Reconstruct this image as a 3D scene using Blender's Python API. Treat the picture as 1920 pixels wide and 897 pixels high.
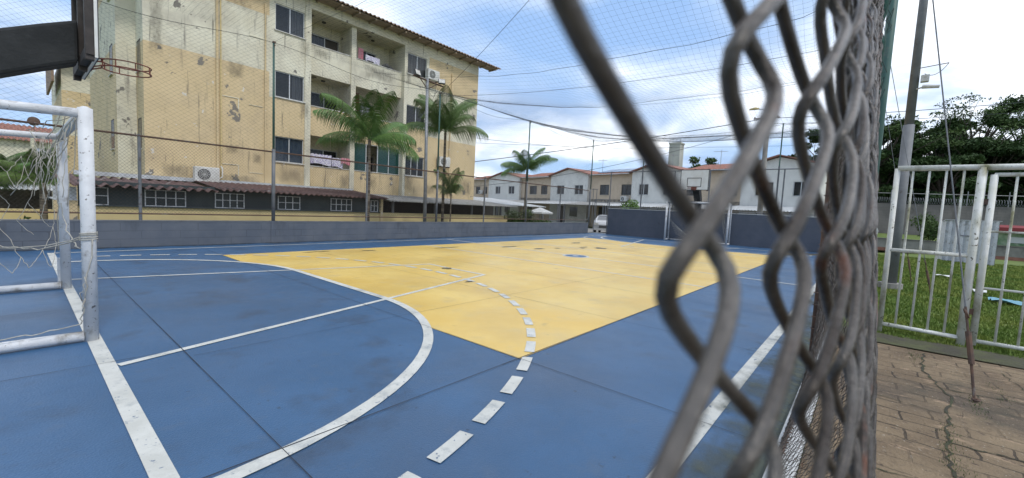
import bpy, math, random
import numpy as np
from mathutils import Vector, Matrix
R_ = math.radians
for o in list(bpy.data.objects): bpy.data.objects.remove(o)
sc = bpy.context.scene
C = sc.collection

# ---------------------------------------------------------------- camera
CAM = Vector((-11.377, -6.922, 1.446))
def cam_axes(yaw, pitch, roll):
    f = Vector((math.cos(yaw)*math.cos(pitch), math.sin(yaw)*math.cos(pitch), math.sin(pitch)))
    r = f.cross(Vector((0,0,1))).normalized(); u = r.cross(f)
    c, s = math.cos(roll), math.sin(roll)
    return c*r+s*u, -s*r+c*u, f
r_, u_, f_ = cam_axes(R_(40.106), R_(-4.361), R_(2.775))
cd = bpy.data.cameras.new('camera'); cam = bpy.data.objects.new('camera', cd); C.objects.link(cam)
cam.matrix_world = Matrix(((r_.x,u_.x,-f_.x,CAM.x),(r_.y,u_.y,-f_.y,CAM.y),(r_.z,u_.z,-f_.z,CAM.z),(0,0,0,1)))
cd.sensor_width = 36; cd.lens = 36*785.73/1920; cd.clip_start = 0.004; cd.clip_end = 2000
cd.dof.use_dof = True; cd.dof.focus_distance = 9.0; cd.dof.aperture_fstop = 12.5
sc.camera = cam

# ---------------------------------------------------------------- sky, sun, exposure
sc.view_settings.view_transform = 'Standard'; sc.view_settings.look = 'None'
sc.view_settings.exposure = 0.54; sc.view_settings.gamma = 1
SUN_EL, SUN_AZ = 55, -98          # azimuth measured from +X towards +Y
w = bpy.data.worlds.new("World"); sc.world = w; w.use_nodes = True
nt = w.node_tree; N = nt.nodes; L = nt.links; N.clear()
out = N.new('ShaderNodeOutputWorld'); bg = N.new('ShaderNodeBackground'); bg.inputs[1].default_value = 0.112
sky = N.new('ShaderNodeTexSky'); sky.sky_type = 'NISHITA'; sky.sun_disc = False
sky.sun_elevation = R_(SUN_EL); sky.sun_rotation = R_(90-SUN_AZ)
sky.air_density = 1.0; sky.dust_density = 1.6; sky.ozone_density = 1.5
geo = N.new('ShaderNodeTexCoord')
sep = N.new('ShaderNodeSeparateXYZ'); L.new(geo.outputs['Generated'], sep.inputs[0])
def wm(op, a, b=None, c=None):
    n = N.new('ShaderNodeMath'); n.operation = op
    for i, v in enumerate((a, b, c)):
        if v is None: continue
        if isinstance(v, (int, float)): n.inputs[i].default_value = v
        else: L.new(v, n.inputs[i])
    return n.outputs[0]
zz = wm('ADD', wm('MAXIMUM', sep.outputs[2], 0.0), 0.16)
cmb = N.new('ShaderNodeCombineXYZ')
L.new(wm('DIVIDE', sep.outputs[0], zz), cmb.inputs[0]); L.new(wm('DIVIDE', sep.outputs[1], zz), cmb.inputs[1])
def wnoise(scale, detail, rough, off, dist=0.0):
    mp = N.new('ShaderNodeMapping'); L.new(cmb.outputs[0], mp.inputs[0]); mp.inputs[1].default_value = off
    n = N.new('ShaderNodeTexNoise'); n.inputs['Scale'].default_value = scale; n.inputs['Detail'].default_value = detail
    n.inputs['Roughness'].default_value = rough; n.inputs['Distortion'].default_value = dist
    L.new(mp.outputs[0], n.inputs[0]); return n.outputs[0]
def ramp(v, stops, nn=N, ll=L):
    r = nn.new('ShaderNodeValToRGB'); el = r.color_ramp.elements
    el[0].position, el[0].color = stops[0][0], (*stops[0][1], 1); el[1].position, el[1].color = stops[-1][0], (*stops[-1][1], 1)
    for p, c in stops[1:-1]:
        e = el.new(p); e.color = (*c, 1)
    ll.new(v, r.inputs[0]); return r.outputs[0]
cover = ramp(wnoise(0.62, 8, .52, (3.1, 1.7, 0), .25), [(.38,(0,0,0)),(.55,(1,1,1))])
ccol = ramp(wnoise(0.95, 9, .56, (7.3, 4.2, 2), .35), [(.34,(3.0,4.0,5.8)),(.43,(4.8,5.7,7.1)),(.52,(7.4,7.9,8.7)),(.60,(9.6,9.8,10.1))])
mx = N.new('ShaderNodeMixRGB'); L.new(cover, mx.inputs[0]); L.new(ccol, mx.inputs[2])
blue = N.new('ShaderNodeMixRGB'); blue.inputs[0].default_value = .62; L.new(sky.outputs[0], blue.inputs[1]); blue.inputs[2].default_value = (2.9, 4.6, 7.6, 1)
L.new(blue.outputs[0], mx.inputs[1])
L.new(mx.outputs[0], bg.inputs[0]); L.new(bg.outputs[0], out.inputs[0])
sd = bpy.data.lights.new('sun', 'SUN'); sd.energy = 1.35; sd.angle = R_(8); sd.color = (1, .96, .9)
so = bpy.data.objects.new('sun', sd); C.objects.link(so)
sv = Vector((math.cos(R_(SUN_AZ))*math.cos(R_(SUN_EL)), math.sin(R_(SUN_AZ))*math.cos(R_(SUN_EL)), math.sin(R_(SUN_EL))))
so.rotation_euler = sv.to_track_quat('Z', 'Y').to_euler()

# ---------------------------------------------------------------- materials
def mat(name, col, col2=None, scale=3.0, rough=.7, bump=0.0, bscale=20, stretch=(1,1,1), lo=.4, hi=.62, metal=0, detail=6,
        spots=None, spec=.5, alpha=1, trans=0, brick=None, coord='pos', r2=None):
    """spots: list of (color, scale, lo, hi, stretch) layered on top by noise threshold; brick: (w,h,depth,darkness)"""
    m = bpy.data.materials.new(name); m.use_nodes = True
    nn, ll = m.node_tree.nodes, m.node_tree.links
    b = nn['Principled BSDF']; b.inputs['Roughness'].default_value = rough; b.inputs['Metallic'].default_value = metal
    b.inputs['Specular IOR Level'].default_value = spec; b.inputs['Alpha'].default_value = alpha
    if trans: b.inputs['Transmission Weight'].default_value = trans
    if coord == 'pos': g = nn.new('ShaderNodeNewGeometry').outputs['Position']
    else: g = nn.new('ShaderNodeTexCoord').outputs['Object']
    def noise(sc_, st, off=0.0, dt=detail):
        mp = nn.new('ShaderNodeMapping'); ll.new(g, mp.inputs[0]); mp.inputs['Scale'].default_value = st
        mp.inputs[1].default_value = (off, off*.7, off*1.3)
        n = nn.new('ShaderNodeTexNoise'); n.inputs['Scale'].default_value = sc_; n.inputs['Detail'].default_value = dt
        n.inputs['Roughness'].default_value = .6
        ll.new(mp.outputs[0], n.inputs[0]); return n.outputs[0]
    def thr(v, lo_, hi_):
        r = nn.new('ShaderNodeMapRange'); r.inputs[1].default_value = lo_; r.inputs[2].default_value = hi_; ll.new(v, r.inputs[0]); return r.outputs[0]
    def mixc(f, a, c):
        x = nn.new('ShaderNodeMixRGB'); ll.new(f, x.inputs[0])
        for i, v in ((1, a), (2, c)):
            if isinstance(v, tuple): x.inputs[i].default_value = (*v, 1)
            else: ll.new(v, x.inputs[i])
        return x.outputs[0]
    cur = tuple(col)
    if col2 is not None: cur = mixc(thr(noise(scale, stretch), lo, hi), tuple(col), tuple(col2))
    for k, s in enumerate(spots or []):
        c, sc_, l_, h_ = s[:4]; st = s[4] if len(s) > 4 else (1,1,1)
        cur = mixc(thr(noise(sc_, st, 5.3*(k+1)), l_, h_), cur, tuple(c))
    hgt = None
    if brick:
        bw, bh, dep, dark = brick[:4]; ax = brick[4] if len(brick) > 4 else 'xz'
        s2 = nn.new('ShaderNodeSeparateXYZ'); ll.new(g, s2.inputs[0]); cb = nn.new('ShaderNodeCombineXYZ')
        ll.new(s2.outputs['XYZ'.index(ax[0].upper())], cb.inputs[0]); ll.new(s2.outputs['XYZ'.index(ax[1].upper())], cb.inputs[1])
        dn = nn.new('ShaderNodeTexNoise'); dn.inputs['Scale'].default_value = 3.5; dn.inputs['Detail'].default_value = 6; ll.new(g, dn.inputs[0])
        dv = nn.new('ShaderNodeVectorMath'); dv.operation = 'SCALE'; ll.new(dn.outputs['Color'], dv.inputs[0]); dv.inputs['Scale'].default_value = brick[5] if len(brick) > 5 else 0.0
        da = nn.new('ShaderNodeVectorMath'); da.operation = 'ADD'; ll.new(cb.outputs[0], da.inputs[0]); ll.new(dv.outputs[0], da.inputs[1])
        br = nn.new('ShaderNodeTexBrick'); ll.new(da.outputs[0], br.inputs[0]); br.inputs['Scale'].default_value = 1
        br.inputs['Brick Width'].default_value = bw; br.inputs['Row Height'].default_value = bh
        br.inputs['Mortar Size'].default_value = .008 if bh < .5 else .006; br.inputs['Mortar Smooth'].default_value = .2
        mf = nn.new('ShaderNodeMath'); mf.operation = 'MULTIPLY'; ll.new(br.outputs['Fac'], mf.inputs[0])
        ng = noise(1.3, (1,1,1), 9.1); t = thr(ng, .35, .6)
        mf2 = nn.new('ShaderNodeMath'); mf2.operation = 'MULTIPLY'; ll.new(t, mf2.inputs[0]); mf2.inputs[1].default_value = dark
        ll.new(mf2.outputs[0], mf.inputs[1])
        cur = mixc(mf.outputs[0], cur, tuple(v*.3 for v in col))
        inv = nn.new('ShaderNodeMath'); inv.operation = 'MULTIPLY'; inv.inputs[1].default_value = -dep; ll.new(br.outputs['Fac'], inv.inputs[0]); hgt = inv.outputs[0]
    if isinstance(cur, tuple): b.inputs['Base Color'].default_value = (*cur, 1)
    else: ll.new(cur, b.inputs['Base Color'])
    if r2 is not None:
        rr = nn.new('ShaderNodeMapRange'); ll.new(noise(.9, (1,1,1), 3.7, 8), rr.inputs[0]); rr.inputs[1].default_value = .35; rr.inputs[2].default_value = .65
        rr.inputs[3].default_value = rough; rr.inputs[4].default_value = r2; ll.new(rr.outputs[0], b.inputs['Roughness'])
    if bump or hgt is not None:
        bp = nn.new('ShaderNodeBump'); bp.inputs['Strength'].default_value = max(bump, .3); bp.inputs['Distance'].default_value = .02
        nz = noise(bscale, (1,1,1), 2.2)
        if hgt is not None:
            ad = nn.new('ShaderNodeMath'); ad.operation = 'ADD'; ll.new(hgt, ad.inputs[0])
            ml = nn.new('ShaderNodeMath'); ml.operation = 'MULTIPLY'; ml.inputs[1].default_value = bump; ll.new(nz, ml.inputs[0]); ll.new(ml.outputs[0], ad.inputs[1])
            ll.new(ad.outputs[0], bp.inputs['Height'])
        else: ll.new(nz, bp.inputs['Height'])
        ll.new(bp.outputs[0], b.inputs['Normal'])
    return m
SP = (1, 1, 1)
M = {}
dirt = (.10, .09, .075)
M['blue'] = mat('blue_court_paint', (.030,.090,.185), (.038,.106,.215), 0.8, .30, .10, 70, r2=.48, detail=10,
    spots=[((.045,.075,.125), .45, .50, .82), ((.026,.048,.085), 1.7, .55, .80), ((.055,.10,.17), 5.0, .58, .80), ((.02,.032,.055), 11, .66, .76), ((.13,.20,.28), 10.0, .70, .76), ((.30,.35,.40), 26.0, .745, .77)])
M['yellow'] = mat('yellow_court_paint', (.64,.43,.105), (.69,.50,.155), 0.7, .30, .10, 70, r2=.46, detail=10,
    spots=[((.52,.35,.10), .6, .50, .82), ((.54,.40,.16), 2.4, .54, .78), ((.32,.22,.085), 3.6, .66, .84), ((.16,.13,.08), 9.0, .70, .78)])
M['line'] = mat('white_line_paint', (.54,.54,.50), (.46,.46,.42), 4, .6, .1, 60, spots=[((.30,.32,.32), 5, .54, .72), ((.12,.16,.22), 30, .63, .68), ((.10,.14,.20), 9, .68, .72)])
M['joint'] = mat('joint_filler', (.02,.025,.035), rough=.9)
M['stain'] = mat('damp_stain', (.12,.10,.06), (.05,.045,.03), 2, .5)
M['greywall'] = mat('grey_painted_block', (.080,.095,.120), (.105,.118,.14), 1.6, .8, .3, 30, brick=(.78,.2,.35,.5), detail=8,
    spots=[((.06,.07,.085), 2.2, .58, .74, (1,1,.35)), ((.16,.17,.18), 5, .66, .78, (1,1,.5)), ((.03,.035,.03), 3.1, .68, .78)])
M['darkwall'] = mat('dark_blue_wall_paint', (.072,.084,.108), (.09,.10,.125), 1.2, .8, .25, 30, brick=(.4,.2,.18,.2,'yz'),
    spots=[((.12,.13,.16), 3, .66, .8, (1,1,.4)), ((.02,.022,.024), 2.2, .68, .78)])
peel = [((.40,.35,.26), 1.0, .55, .75), ((.17,.155,.13), 2.6, .655, .69, (1,1,1)), ((.14,.125,.10), 3.2, .67, .74, (1.6,1.6,.22)), ((.50,.48,.43), 3.4, .70, .715)]
M['cream'] = mat('cream_render', (.66,.63,.50), (.60,.56,.43), 1.2, .85, .35, 25, brick=(.45,.11,.15,.14), spots=[((.44,.41,.33), 1.0, .48, .74), ((.30,.28,.23), 2.2, .60, .72, (2.5,2.5,.22)), ((.19,.175,.15), 1.25, .640, .652), ((.17,.155,.13), 4.6, .70, .715), ((.15,.14,.115), 3.2, .63, .72, (2.6,2.6,.16))])
M['tan'] = mat('tan_render', (.61,.48,.285), (.575,.45,.26), 1.3, .85, .35, 25, brick=(.45,.11,.08,.04), spots=[((.47,.37,.23), 1.0, .48, .74), ((.34,.27,.17), 2.3, .60, .74, (2.5,2.5,.22)), ((.20,.18,.15), 1.25, .645, .657), ((.17,.15,.12), 4.6, .70, .715), ((.15,.125,.09), 3.0, .63, .72, (2.6,2.6,.16)), ((.62,.58,.50), 3.3, .66, .675)])
M['beige'] = mat('beige_render', (.56,.45,.33), (.50,.40,.29), 1.5, .85, .2, 25, spots=[((.30,.25,.19), 1.6, .60, .76, (1,1,.4)), ((.12,.10,.09), 2.3, .70, .74)])
M['whitehouse'] = mat('white_render', (.68,.67,.62), (.60,.59,.55), 1.5, .85, .2, 25, spots=[((.42,.40,.36), 1.6, .60, .76, (1,1,.3)), ((.20,.19,.17), 2.3, .72, .77)])
M['grimy'] = mat('mouldy_render', (.13,.115,.10), (.34,.29,.22), 3, .9, .3, 20)
M['lowyellow'] = mat('pale_yellow_render', (.60,.48,.24), (.54,.43,.22), 1.4, .85, .2, 25, spots=[((.30,.25,.15), 2.0, .64, .76, (1.5,1.5,.3)), ((.12,.11,.09), 3, .72, .76)])
M['lowgreen'] = mat('dark_green_grey_panel', (.030,.042,.045), (.045,.06,.06), 2, .75)
M['tile'] = mat('clay_roof', (.30,.135,.095), (.20,.09,.065), 4, .85, .4, 30, spots=[((.12,.08,.06), 2, .6, .75)])
M['rustroof'] = mat('weathered_fibre_cement', (.085,.045,.040), (.14,.085,.075), 4, .85, .2, 30, spots=[((.30,.29,.27), 1.1, .62, .72), ((.04,.03,.03), 4, .6, .75)])
M['greyroof'] = mat('grey_fibre_cement', (.27,.27,.26), (.36,.36,.35), 3, .85, .2, 30, spots=[((.12,.115,.11), 2.4, .56, .74)])
M['zinc'] = mat('zinc_sheet', (.55,.57,.58), (.42,.43,.43), 3, .45, .1, 30, metal=.3, spots=[((.25,.2,.16), 3, .66, .78)])
M['eave'] = mat('brown_eave_tile', (.20,.13,.085), (.28,.20,.14), 5, .85, .3, 20)
M['soffit'] = mat('soffit_board', (.28,.22,.16), (.22,.17,.12), 3, .85)
M['glass'] = mat('window_glass', (.030,.036,.042), rough=.06, spec=.7, alpha=.42)
M['tealglass'] = mat('teal_glass', (.006,.055,.048), rough=.1, spec=.6, alpha=.75)
M['alu'] = mat('aluminium_frame', (.55,.56,.56), rough=.4, metal=.3)
M['darkframe'] = mat('dark_window_frame', (.05,.045,.04), rough=.6)
M['curtain'] = mat('white_curtain', (.42,.43,.44), (.25,.26,.28), 18, .9, stretch=(1,1,.05))
M['bluecurtain'] = mat('blue_curtain', (.10,.19,.34), (.20,.30,.44), 9, .9, stretch=(1,1,.3))
M['sill'] = mat('sill_stone', (.62,.61,.57), (.4,.38,.34), 6, .7)
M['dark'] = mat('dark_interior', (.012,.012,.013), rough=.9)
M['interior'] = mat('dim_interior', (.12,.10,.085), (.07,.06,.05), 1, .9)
M['whitepaint'] = mat('chipped_white_paint', (.64,.65,.66), (.54,.55,.56), 5, .5, .2, 80, coord='obj', spots=[((.16,.15,.14), 24, .635, .665), ((.27,.25,.22), 6, .56, .72), ((.20,.12,.07), 9, .73, .77)])
M['gatepaint'] = mat('mossy_white_paint', (.68,.68,.64), (.58,.58,.50), 5, .6, .2, 60, coord='obj', spots=[((.20,.19,.10), 3, .52, .68, (1,1,.6)), ((.12,.11,.08), 20, .63, .67), ((.22,.10,.05), 7, .72, .76)])
M['rope'] = mat('weathered_net_cord', (.44,.42,.36), (.30,.28,.24), 14, .9)
M['rust'] = mat('rusty_steel', (.07,.045,.035), (.12,.065,.04), 12, .8, .3, 60, spots=[((.14,.13,.12), 8, .6, .7)])
M['redrust'] = mat('red_rusty_steel', (.20,.06,.04), (.10,.04,.03), 12, .7)
M['galv'] = mat('galvanised_steel', (.20,.21,.22), (.28,.29,.30), 8, .5, metal=.3, spots=[((.12,.08,.06), 5, .66, .75)])
M['greypost'] = mat('grey_painted_post', (.11,.12,.13), (.15,.155,.16), 6, .6, spots=[((.06,.045,.04), 7, .6, .7)])
M['greenpost'] = mat('green_painted_post', (.035,.10,.085), (.06,.12,.10), 5, .55, spots=[((.14,.14,.12), 5, .62, .74), ((.06,.04,.03), 9, .68, .74)])
M['wire'] = mat('dull_fence_wire', (.055,.05,.045), (.09,.07,.055), 8, .7)
M['net'] = mat('dark_net_twine', (.035,.045,.045), rough=.9)
M['greennet'] = mat('green_net_bundle', (.018,.075,.058), (.01,.03,.025), 30, .9, .6, 60)
M['nearwire'] = mat('galvanised_near_wire', (.034,.025,.019), (.125,.115,.105), 22, .36, .22, 500, metal=.6, lo=.36, hi=.62, detail=8,
    spots=[((.13,.055,.033), 24, .58, .68), ((.05,.042,.036), 60, .60, .75)])
M['blackconcrete'] = mat('black_painted_concrete', (.018,.020,.021), (.03,.032,.033), 4, .9, .5, 18, spots=[((.12,.12,.12), 12, .72, .76)])
M['boardwhite'] = mat('white_backboard', (.70,.70,.67), (.62,.61,.57), 3, .5)
M['boardblack'] = mat('black_marking', (.03,.03,.03), rough=.6)
M['darkwood'] = mat('dark_board_back', (.035,.03,.028), (.06,.05,.045), 6, .8)
M['grass'] = mat('lawn_soil', (.08,.13,.02), (.12,.155,.03), 1.2, .95, .6, 30, detail=9, spots=[((.11,.09,.04), .7, .60, .76)])
M['blade'] = mat('grass_blade', (.10,.165,.02), (.18,.22,.035), 1.0, .8)
M['earth'] = mat('distant_ground', (.07,.09,.03), (.14,.12,.08), .3, .95)
M['slabgrey'] = mat('yard_concrete', (.25,.24,.22), (.18,.17,.15), 1, .9)
M['paving'] = mat('brown_worn_paving', (.150,.105,.062), (.235,.172,.102), 1.6, .9, 1.0, 45, detail=12, brick=(.36,.19,.5,.95,'yx',.10),
    spots=[((.095,.072,.05), .9, .50, .66), ((.34,.24,.15), 7, .58, .72, (1.5,.8,1)), ((.055,.05,.032), 1.3, .60, .72), ((.08,.055,.038), 18, .60, .66, (1.8,.8,1)), ((.36,.31,.24), 40, .64, .70), ((.04,.035,.03), 55, .66, .70)])
M['darkpost'] = mat('weathered_steel', (.13,.135,.14), (.18,.185,.19), 3, .65, spots=[((.07,.05,.04), 5, .62, .72), ((.26,.26,.26), 3, .64, .76)])
M['palecement'] = mat('pale_cement', (.46,.45,.40), (.38,.37,.33), .8, .9, spots=[((.2,.19,.17), .6, .58, .72, (1,1,.4))])
M['crack'] = mat('crack_soil', (.035,.03,.02), (.045,.05,.02), 8, .95)
M['kerb'] = mat('pale_kerb', (.50,.51,.51), (.40,.41,.40), 5, .8, .4, 40, spots=[((.12,.11,.10), 12, .62, .7)])
M['dirtstrip'] = mat('mossy_soil', (.05,.045,.03), (.07,.075,.03), 3, .95, .8, 20)
M['trunk'] = mat('palm_trunk', (.19,.16,.12), (.08,.065,.05), 5, .9, .4, 30, stretch=(.2,.2,4), lo=.45, hi=.52)
M['bark'] = mat('bark', (.09,.07,.05), (.05,.04,.03), 8, .9)
M['palm'] = mat('palm_leaflet', (.07,.15,.03), (.12,.21,.05), 1.5, .5, spec=.4)
M['palm2'] = mat('light_palm_leaflet', (.075,.135,.03), (.11,.17,.045), 1.5, .5, spec=.4)
M['leafd'] = mat('dark_leaf', (.028,.056,.016), (.046,.082,.022), .35, .65, spec=.2, detail=3)
M['leafm'] = mat('mid_leaf', (.045,.080,.020), (.065,.105,.028), .5, .65, spec=.2, detail=3)
M['leafl'] = mat('bright_leaf', (.09,.18,.025), (.12,.22,.035), 1.5, .6, detail=3)
M['acwhite'] = mat('ac_casing', (.62,.62,.59), (.5,.49,.45), 3, .5, coord='obj')
M['acdark'] = mat('ac_grille', (.06,.06,.06), rough=.7)
M['acdarkcase'] = mat('dark_ac_cage', (.035,.035,.035), rough=.7)
M['carwhite_shaded'] = mat('shaded_white_car_paint', (.42,.42,.42), rough=.25)  # white paint darkened: the shade on the parked car is put into its colour
M['tyre'] = mat('tyre', (.02,.02,.02), rough=.9)
M['pinkcloth'] = mat('pink_towel', (.62,.22,.27), (.55,.30,.33), 6, .95)
M['whitecloth'] = mat('white_cloth', (.66,.64,.70), (.38,.34,.52), 16, .95, lo=.5, hi=.56)
M['redcloth'] = mat('dark_red_cloth', (.13,.012,.016), rough=.95)
M['greenwall'] = mat('green_mural_wall', (.10,.20,.09), (.30,.36,.24), 3, .9)
M['redpaint'] = mat('red_awning', (.20,.02,.022), rough=.6)
M['concrete'] = mat('weathered_concrete', (.20,.19,.17), (.28,.265,.24), 1.4, .9, .3, 15, spots=[((.09,.085,.075), 1.2, .55, .72, (1,1,.5))])
M['boundary'] = mat('stained_block_wall', (.11,.105,.10), (.16,.15,.14), .8, .95, .4, 12, brick=(.4,.2,.3,.5,'yz'), spots=[((.05,.048,.04), .8, .54, .70, (1,1,.6)), ((.26,.25,.23), 1.6, .68, .76)])
M['solar'] = mat('solar_panel', (.03,.045,.09), rough=.15, spec=.8)
M['paper'] = mat('litter_paper', (.6,.6,.58), rough=.8)
M['bluepaper'] = mat('blue_plastic', (.16,.34,.42), rough=.6)

# ---------------------------------------------------------------- mesh builder
class MB:
    def __init__(s): s.v = []; s.f = []; s.mi = []; s.k = 0
    def add(s, vs, fs):
        n = len(s.v); s.v.extend([tuple(v) for v in vs]); s.f.extend([tuple(i+n for i in f) for f in fs]); s.mi.extend([s.k]*len(fs))
    def box(s, x0, x1, y0, y1, z0, z1):
        x0, x1 = sorted((x0,x1)); y0, y1 = sorted((y0,y1)); z0, z1 = sorted((z0,z1))
        s.add([(x0,y0,z0),(x1,y0,z0),(x1,y1,z0),(x0,y1,z0),(x0,y0,z1),(x1,y0,z1),(x1,y1,z1),(x0,y1,z1)],
              [(0,3,2,1),(4,5,6,7),(0,1,5,4),(1,2,6,5),(2,3,7,6),(3,0,4,7)])
    def quad(s, a, b, c, d): s.add([a,b,c,d], [(0,1,2,3)])
    def poly(s, pts): s.add(pts, [tuple(range(len(pts)))])
    def prism(s, pts2, z0, z1):
        n = len(pts2); s.add([(x,y,z0) for x,y in pts2]+[(x,y,z1) for x,y in pts2],
            [tuple(range(n))[::-1], tuple(range(n,2*n))]+[(i,(i+1)%n,(i+1)%n+n,i+n) for i in range(n)])
    def extr(s, pts, d):      # extrude a 3D polygon by vector d
        n = len(pts); d = Vector(d); s.add([tuple(p) for p in pts]+[tuple(Vector(p)+d) for p in pts],
            [tuple(range(n))[::-1], tuple(range(n,2*n))]+[(i,(i+1)%n,(i+1)%n+n,i+n) for i in range(n)])
    def tube(s, pts, r, n=8, cap=True, r2=None):
        P = [Vector(p) for p in pts]; m = len(P)
        if m < 2: return
        rad = r if isinstance(r, (list, tuple)) else [r+(((r2 if r2 is not None else r)-r)*i/(m-1)) for i in range(m)]
        T = []
        for i in range(m):
            t = (P[min(i+1,m-1)]-P[max(i-1,0)])
            T.append(t.normalized() if t.length > 1e-9 else Vector((0,0,1)))
        up = Vector((0,0,1)) if abs(T[0].z) < .9 else Vector((1,0,0))
        a = T[0].cross(up).normalized()
        vs = []
        for i in range(m):
            a = (a-T[i]*a.dot(T[i])).normalized(); b = T[i].cross(a)
            for k in range(n):
                th = 2*math.pi*k/n; vs.append(P[i]+(a*math.cos(th)+b*math.sin(th))*rad[i])
        fs = [(i*n+k, i*n+(k+1)%n, (i+1)*n+(k+1)%n, (i+1)*n+k) for i in range(m-1) for k in range(n)]
        if cap: fs += [tuple(range(n))[::-1], tuple(range((m-1)*n, m*n))]
        s.add(vs, fs)
    def grid(s, f, nu, nv):
        vs = [f(i/nu, j/nv) for i in range(nu+1) for j in range(nv+1)]
        s.add(vs, [(i*(nv+1)+j, (i+1)*(nv+1)+j, (i+1)*(nv+1)+j+1, i*(nv+1)+j+1) for i in range(nu) for j in range(nv)])
    def build(s, name, m, parent=None, smooth=False, world=True, bevel=0):
        me = bpy.data.meshes.new(name)
        vs = s.v
        if parent is not None and world:
            W = parent.matrix_basis.copy(); pp = parent.parent
            while pp is not None: W = pp.matrix_basis @ W; pp = pp.parent
            inv = W.inverted(); vs = [tuple(inv @ Vector(v)) for v in vs]
        me.from_pydata(vs, [], s.f)
        for q in (m if isinstance(m, (list, tuple)) else [m]): me.materials.append(M[q])
        if isinstance(m, (list, tuple)): me.polygons.foreach_set('material_index', s.mi)
        if smooth: me.polygons.foreach_set('use_smooth', [True]*len(me.polygons))
        me.update()
        o = bpy.data.objects.new(name, me); C.objects.link(o)
        if parent is not None: o.parent = parent
        if bevel:
            b = o.modifiers.new('bevel', 'BEVEL'); b.width = bevel; b.segments = 2; b.limit_method = 'ANGLE'
        return o
def tag(o, label=None, cat=None, group=None, kind=None):
    if label: o['label'] = label
    if cat: o['category'] = cat
    if group: o['group'] = group
    if kind: o['kind'] = kind
    return o
def thing(name, label, cat, loc=(0,0,0), rz=0, group=None):
    o = bpy.data.objects.new(name, None); C.objects.link(o); o.empty_display_size = .1
    o.location = loc; o.rotation_euler = (0,0,rz)
    o.matrix_basis = Matrix.Translation(loc) @ Matrix.Rotation(rz, 4, 'Z')
    return tag(o, label, cat, group)
def sub(o, name, **k):      # part label helper
    return o
def copytree(o, loc, rz, label, parent=None):
    c = o.copy(); C.objects.link(c)
    if parent is None:
        c.matrix_basis = Matrix.Translation(loc) @ Matrix.Rotation(rz, 4, 'Z'); c['label'] = label
    else: c.parent = parent
    for ch in [x for x in o.children]: copytree(ch, None, None, None, c)
    return c
def box1(*a):
    b = MB(); b.box(*a); return b
def tube1(p, r, n=8, r2=None):
    b = MB(); b.tube(p, r, n, True, r2); return b
def catenary(a, b, sag, n=16):
    a, b = Vector(a), Vector(b)
    return [a.lerp(b, i/n)-Vector((0,0,sag*4*(i/n)*(1-i/n))) for i in range(n+1)]
def disc(mb, cx, cy, z, r, n=24, r_in=None, a0=0, a1=2*math.pi):
    if r_in is None: mb.poly([(cx+r*math.cos(2*math.pi*k/n), cy+r*math.sin(2*math.pi*k/n), z) for k in range(n)])
    else:
        for k in range(n):
            t0 = a0+(a1-a0)*k/n; t1 = a0+(a1-a0)*(k+1)/n
            mb.quad((cx+r_in*math.cos(t0),cy+r_in*math.sin(t0),z),(cx+r*math.cos(t0),cy+r*math.sin(t0),z),(cx+r*math.cos(t1),cy+r*math.sin(t1),z),(cx+r_in*math.cos(t1),cy+r_in*math.sin(t1),z))

# ================================================================ THE SETTING
WY, FY = 6.95, -6.65       # inner face of the low wall, line of the near fence
EX = 13.0                  # end wall
# ground: one sheet to the horizon, lower behind the low wall
xs = [-900,-300,-120,-60,-40,-28,-20,-14.5,-13.6,-8,-2,4,9,12.2,13.15,13.3,14.5,17,24,40,60,120,300,900]
ys = [-900,-300,-120,-60,-40,-26,-16,-10,-6.8,-3,0,4,7.03,7.18,7.5,9,12,20,30,45,70,120,300,900]
def gz(x, y):
    h = -.03
    if y > 7.1: h = -.9 if x < 11.5 else -.3
    if y <= 7.1 and x > 13.2: h = -.06 if y < -7 else -.3
    return h
mb = MB(); vs = [(x,y,gz(x,y)) for x in xs for y in ys]; n = len(ys)
mb.add(vs, [(i*n+j,(i+1)*n+j,(i+1)*n+j+1,i*n+j+1) for i in range(len(xs)-1) for j in range(n-1)])
tag(mb.build('ground', 'grass'), kind='structure')
# lane beyond the end wall
mb = MB(); mb.box(13.4, 26, -7.0, 60, -.32, -.28); tag(mb.build('lane', 'slabgrey'), kind='structure')
# court slab
mb = MB(); mb.box(-14.2, EX+.15, -6.62, 7.06, -.12, 0); tag(mb.build('court_floor', 'blue'), kind='structure')
# yellow field: rectangle minus the two D areas
HL, VX = 10.93, 8.3
def dx(y, r):       # distance of the D from the end line at this y
    a = abs(y)-1.5
    if a <= 0: return r
    return math.sqrt(max(r*r-a*a, 0)) if a < r else 0
mb = MB(); n = 90
for i in range(n):
    y0 = -4.5+9*i/n; y1 = -4.5+9*(i+1)/n
    xa0 = max(-VX, -HL+dx(y0,3.1)-.04); xa1 = max(-VX, -HL+dx(y1,3.1)-.04)
    mb.quad((xa0,y0,.0025),(-xa0,y0,.0025),(-xa1,y1,.0025),(xa1,y1,.0025))
tag(mb.build('yellow_playing_field', 'yellow'), kind='structure')
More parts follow.
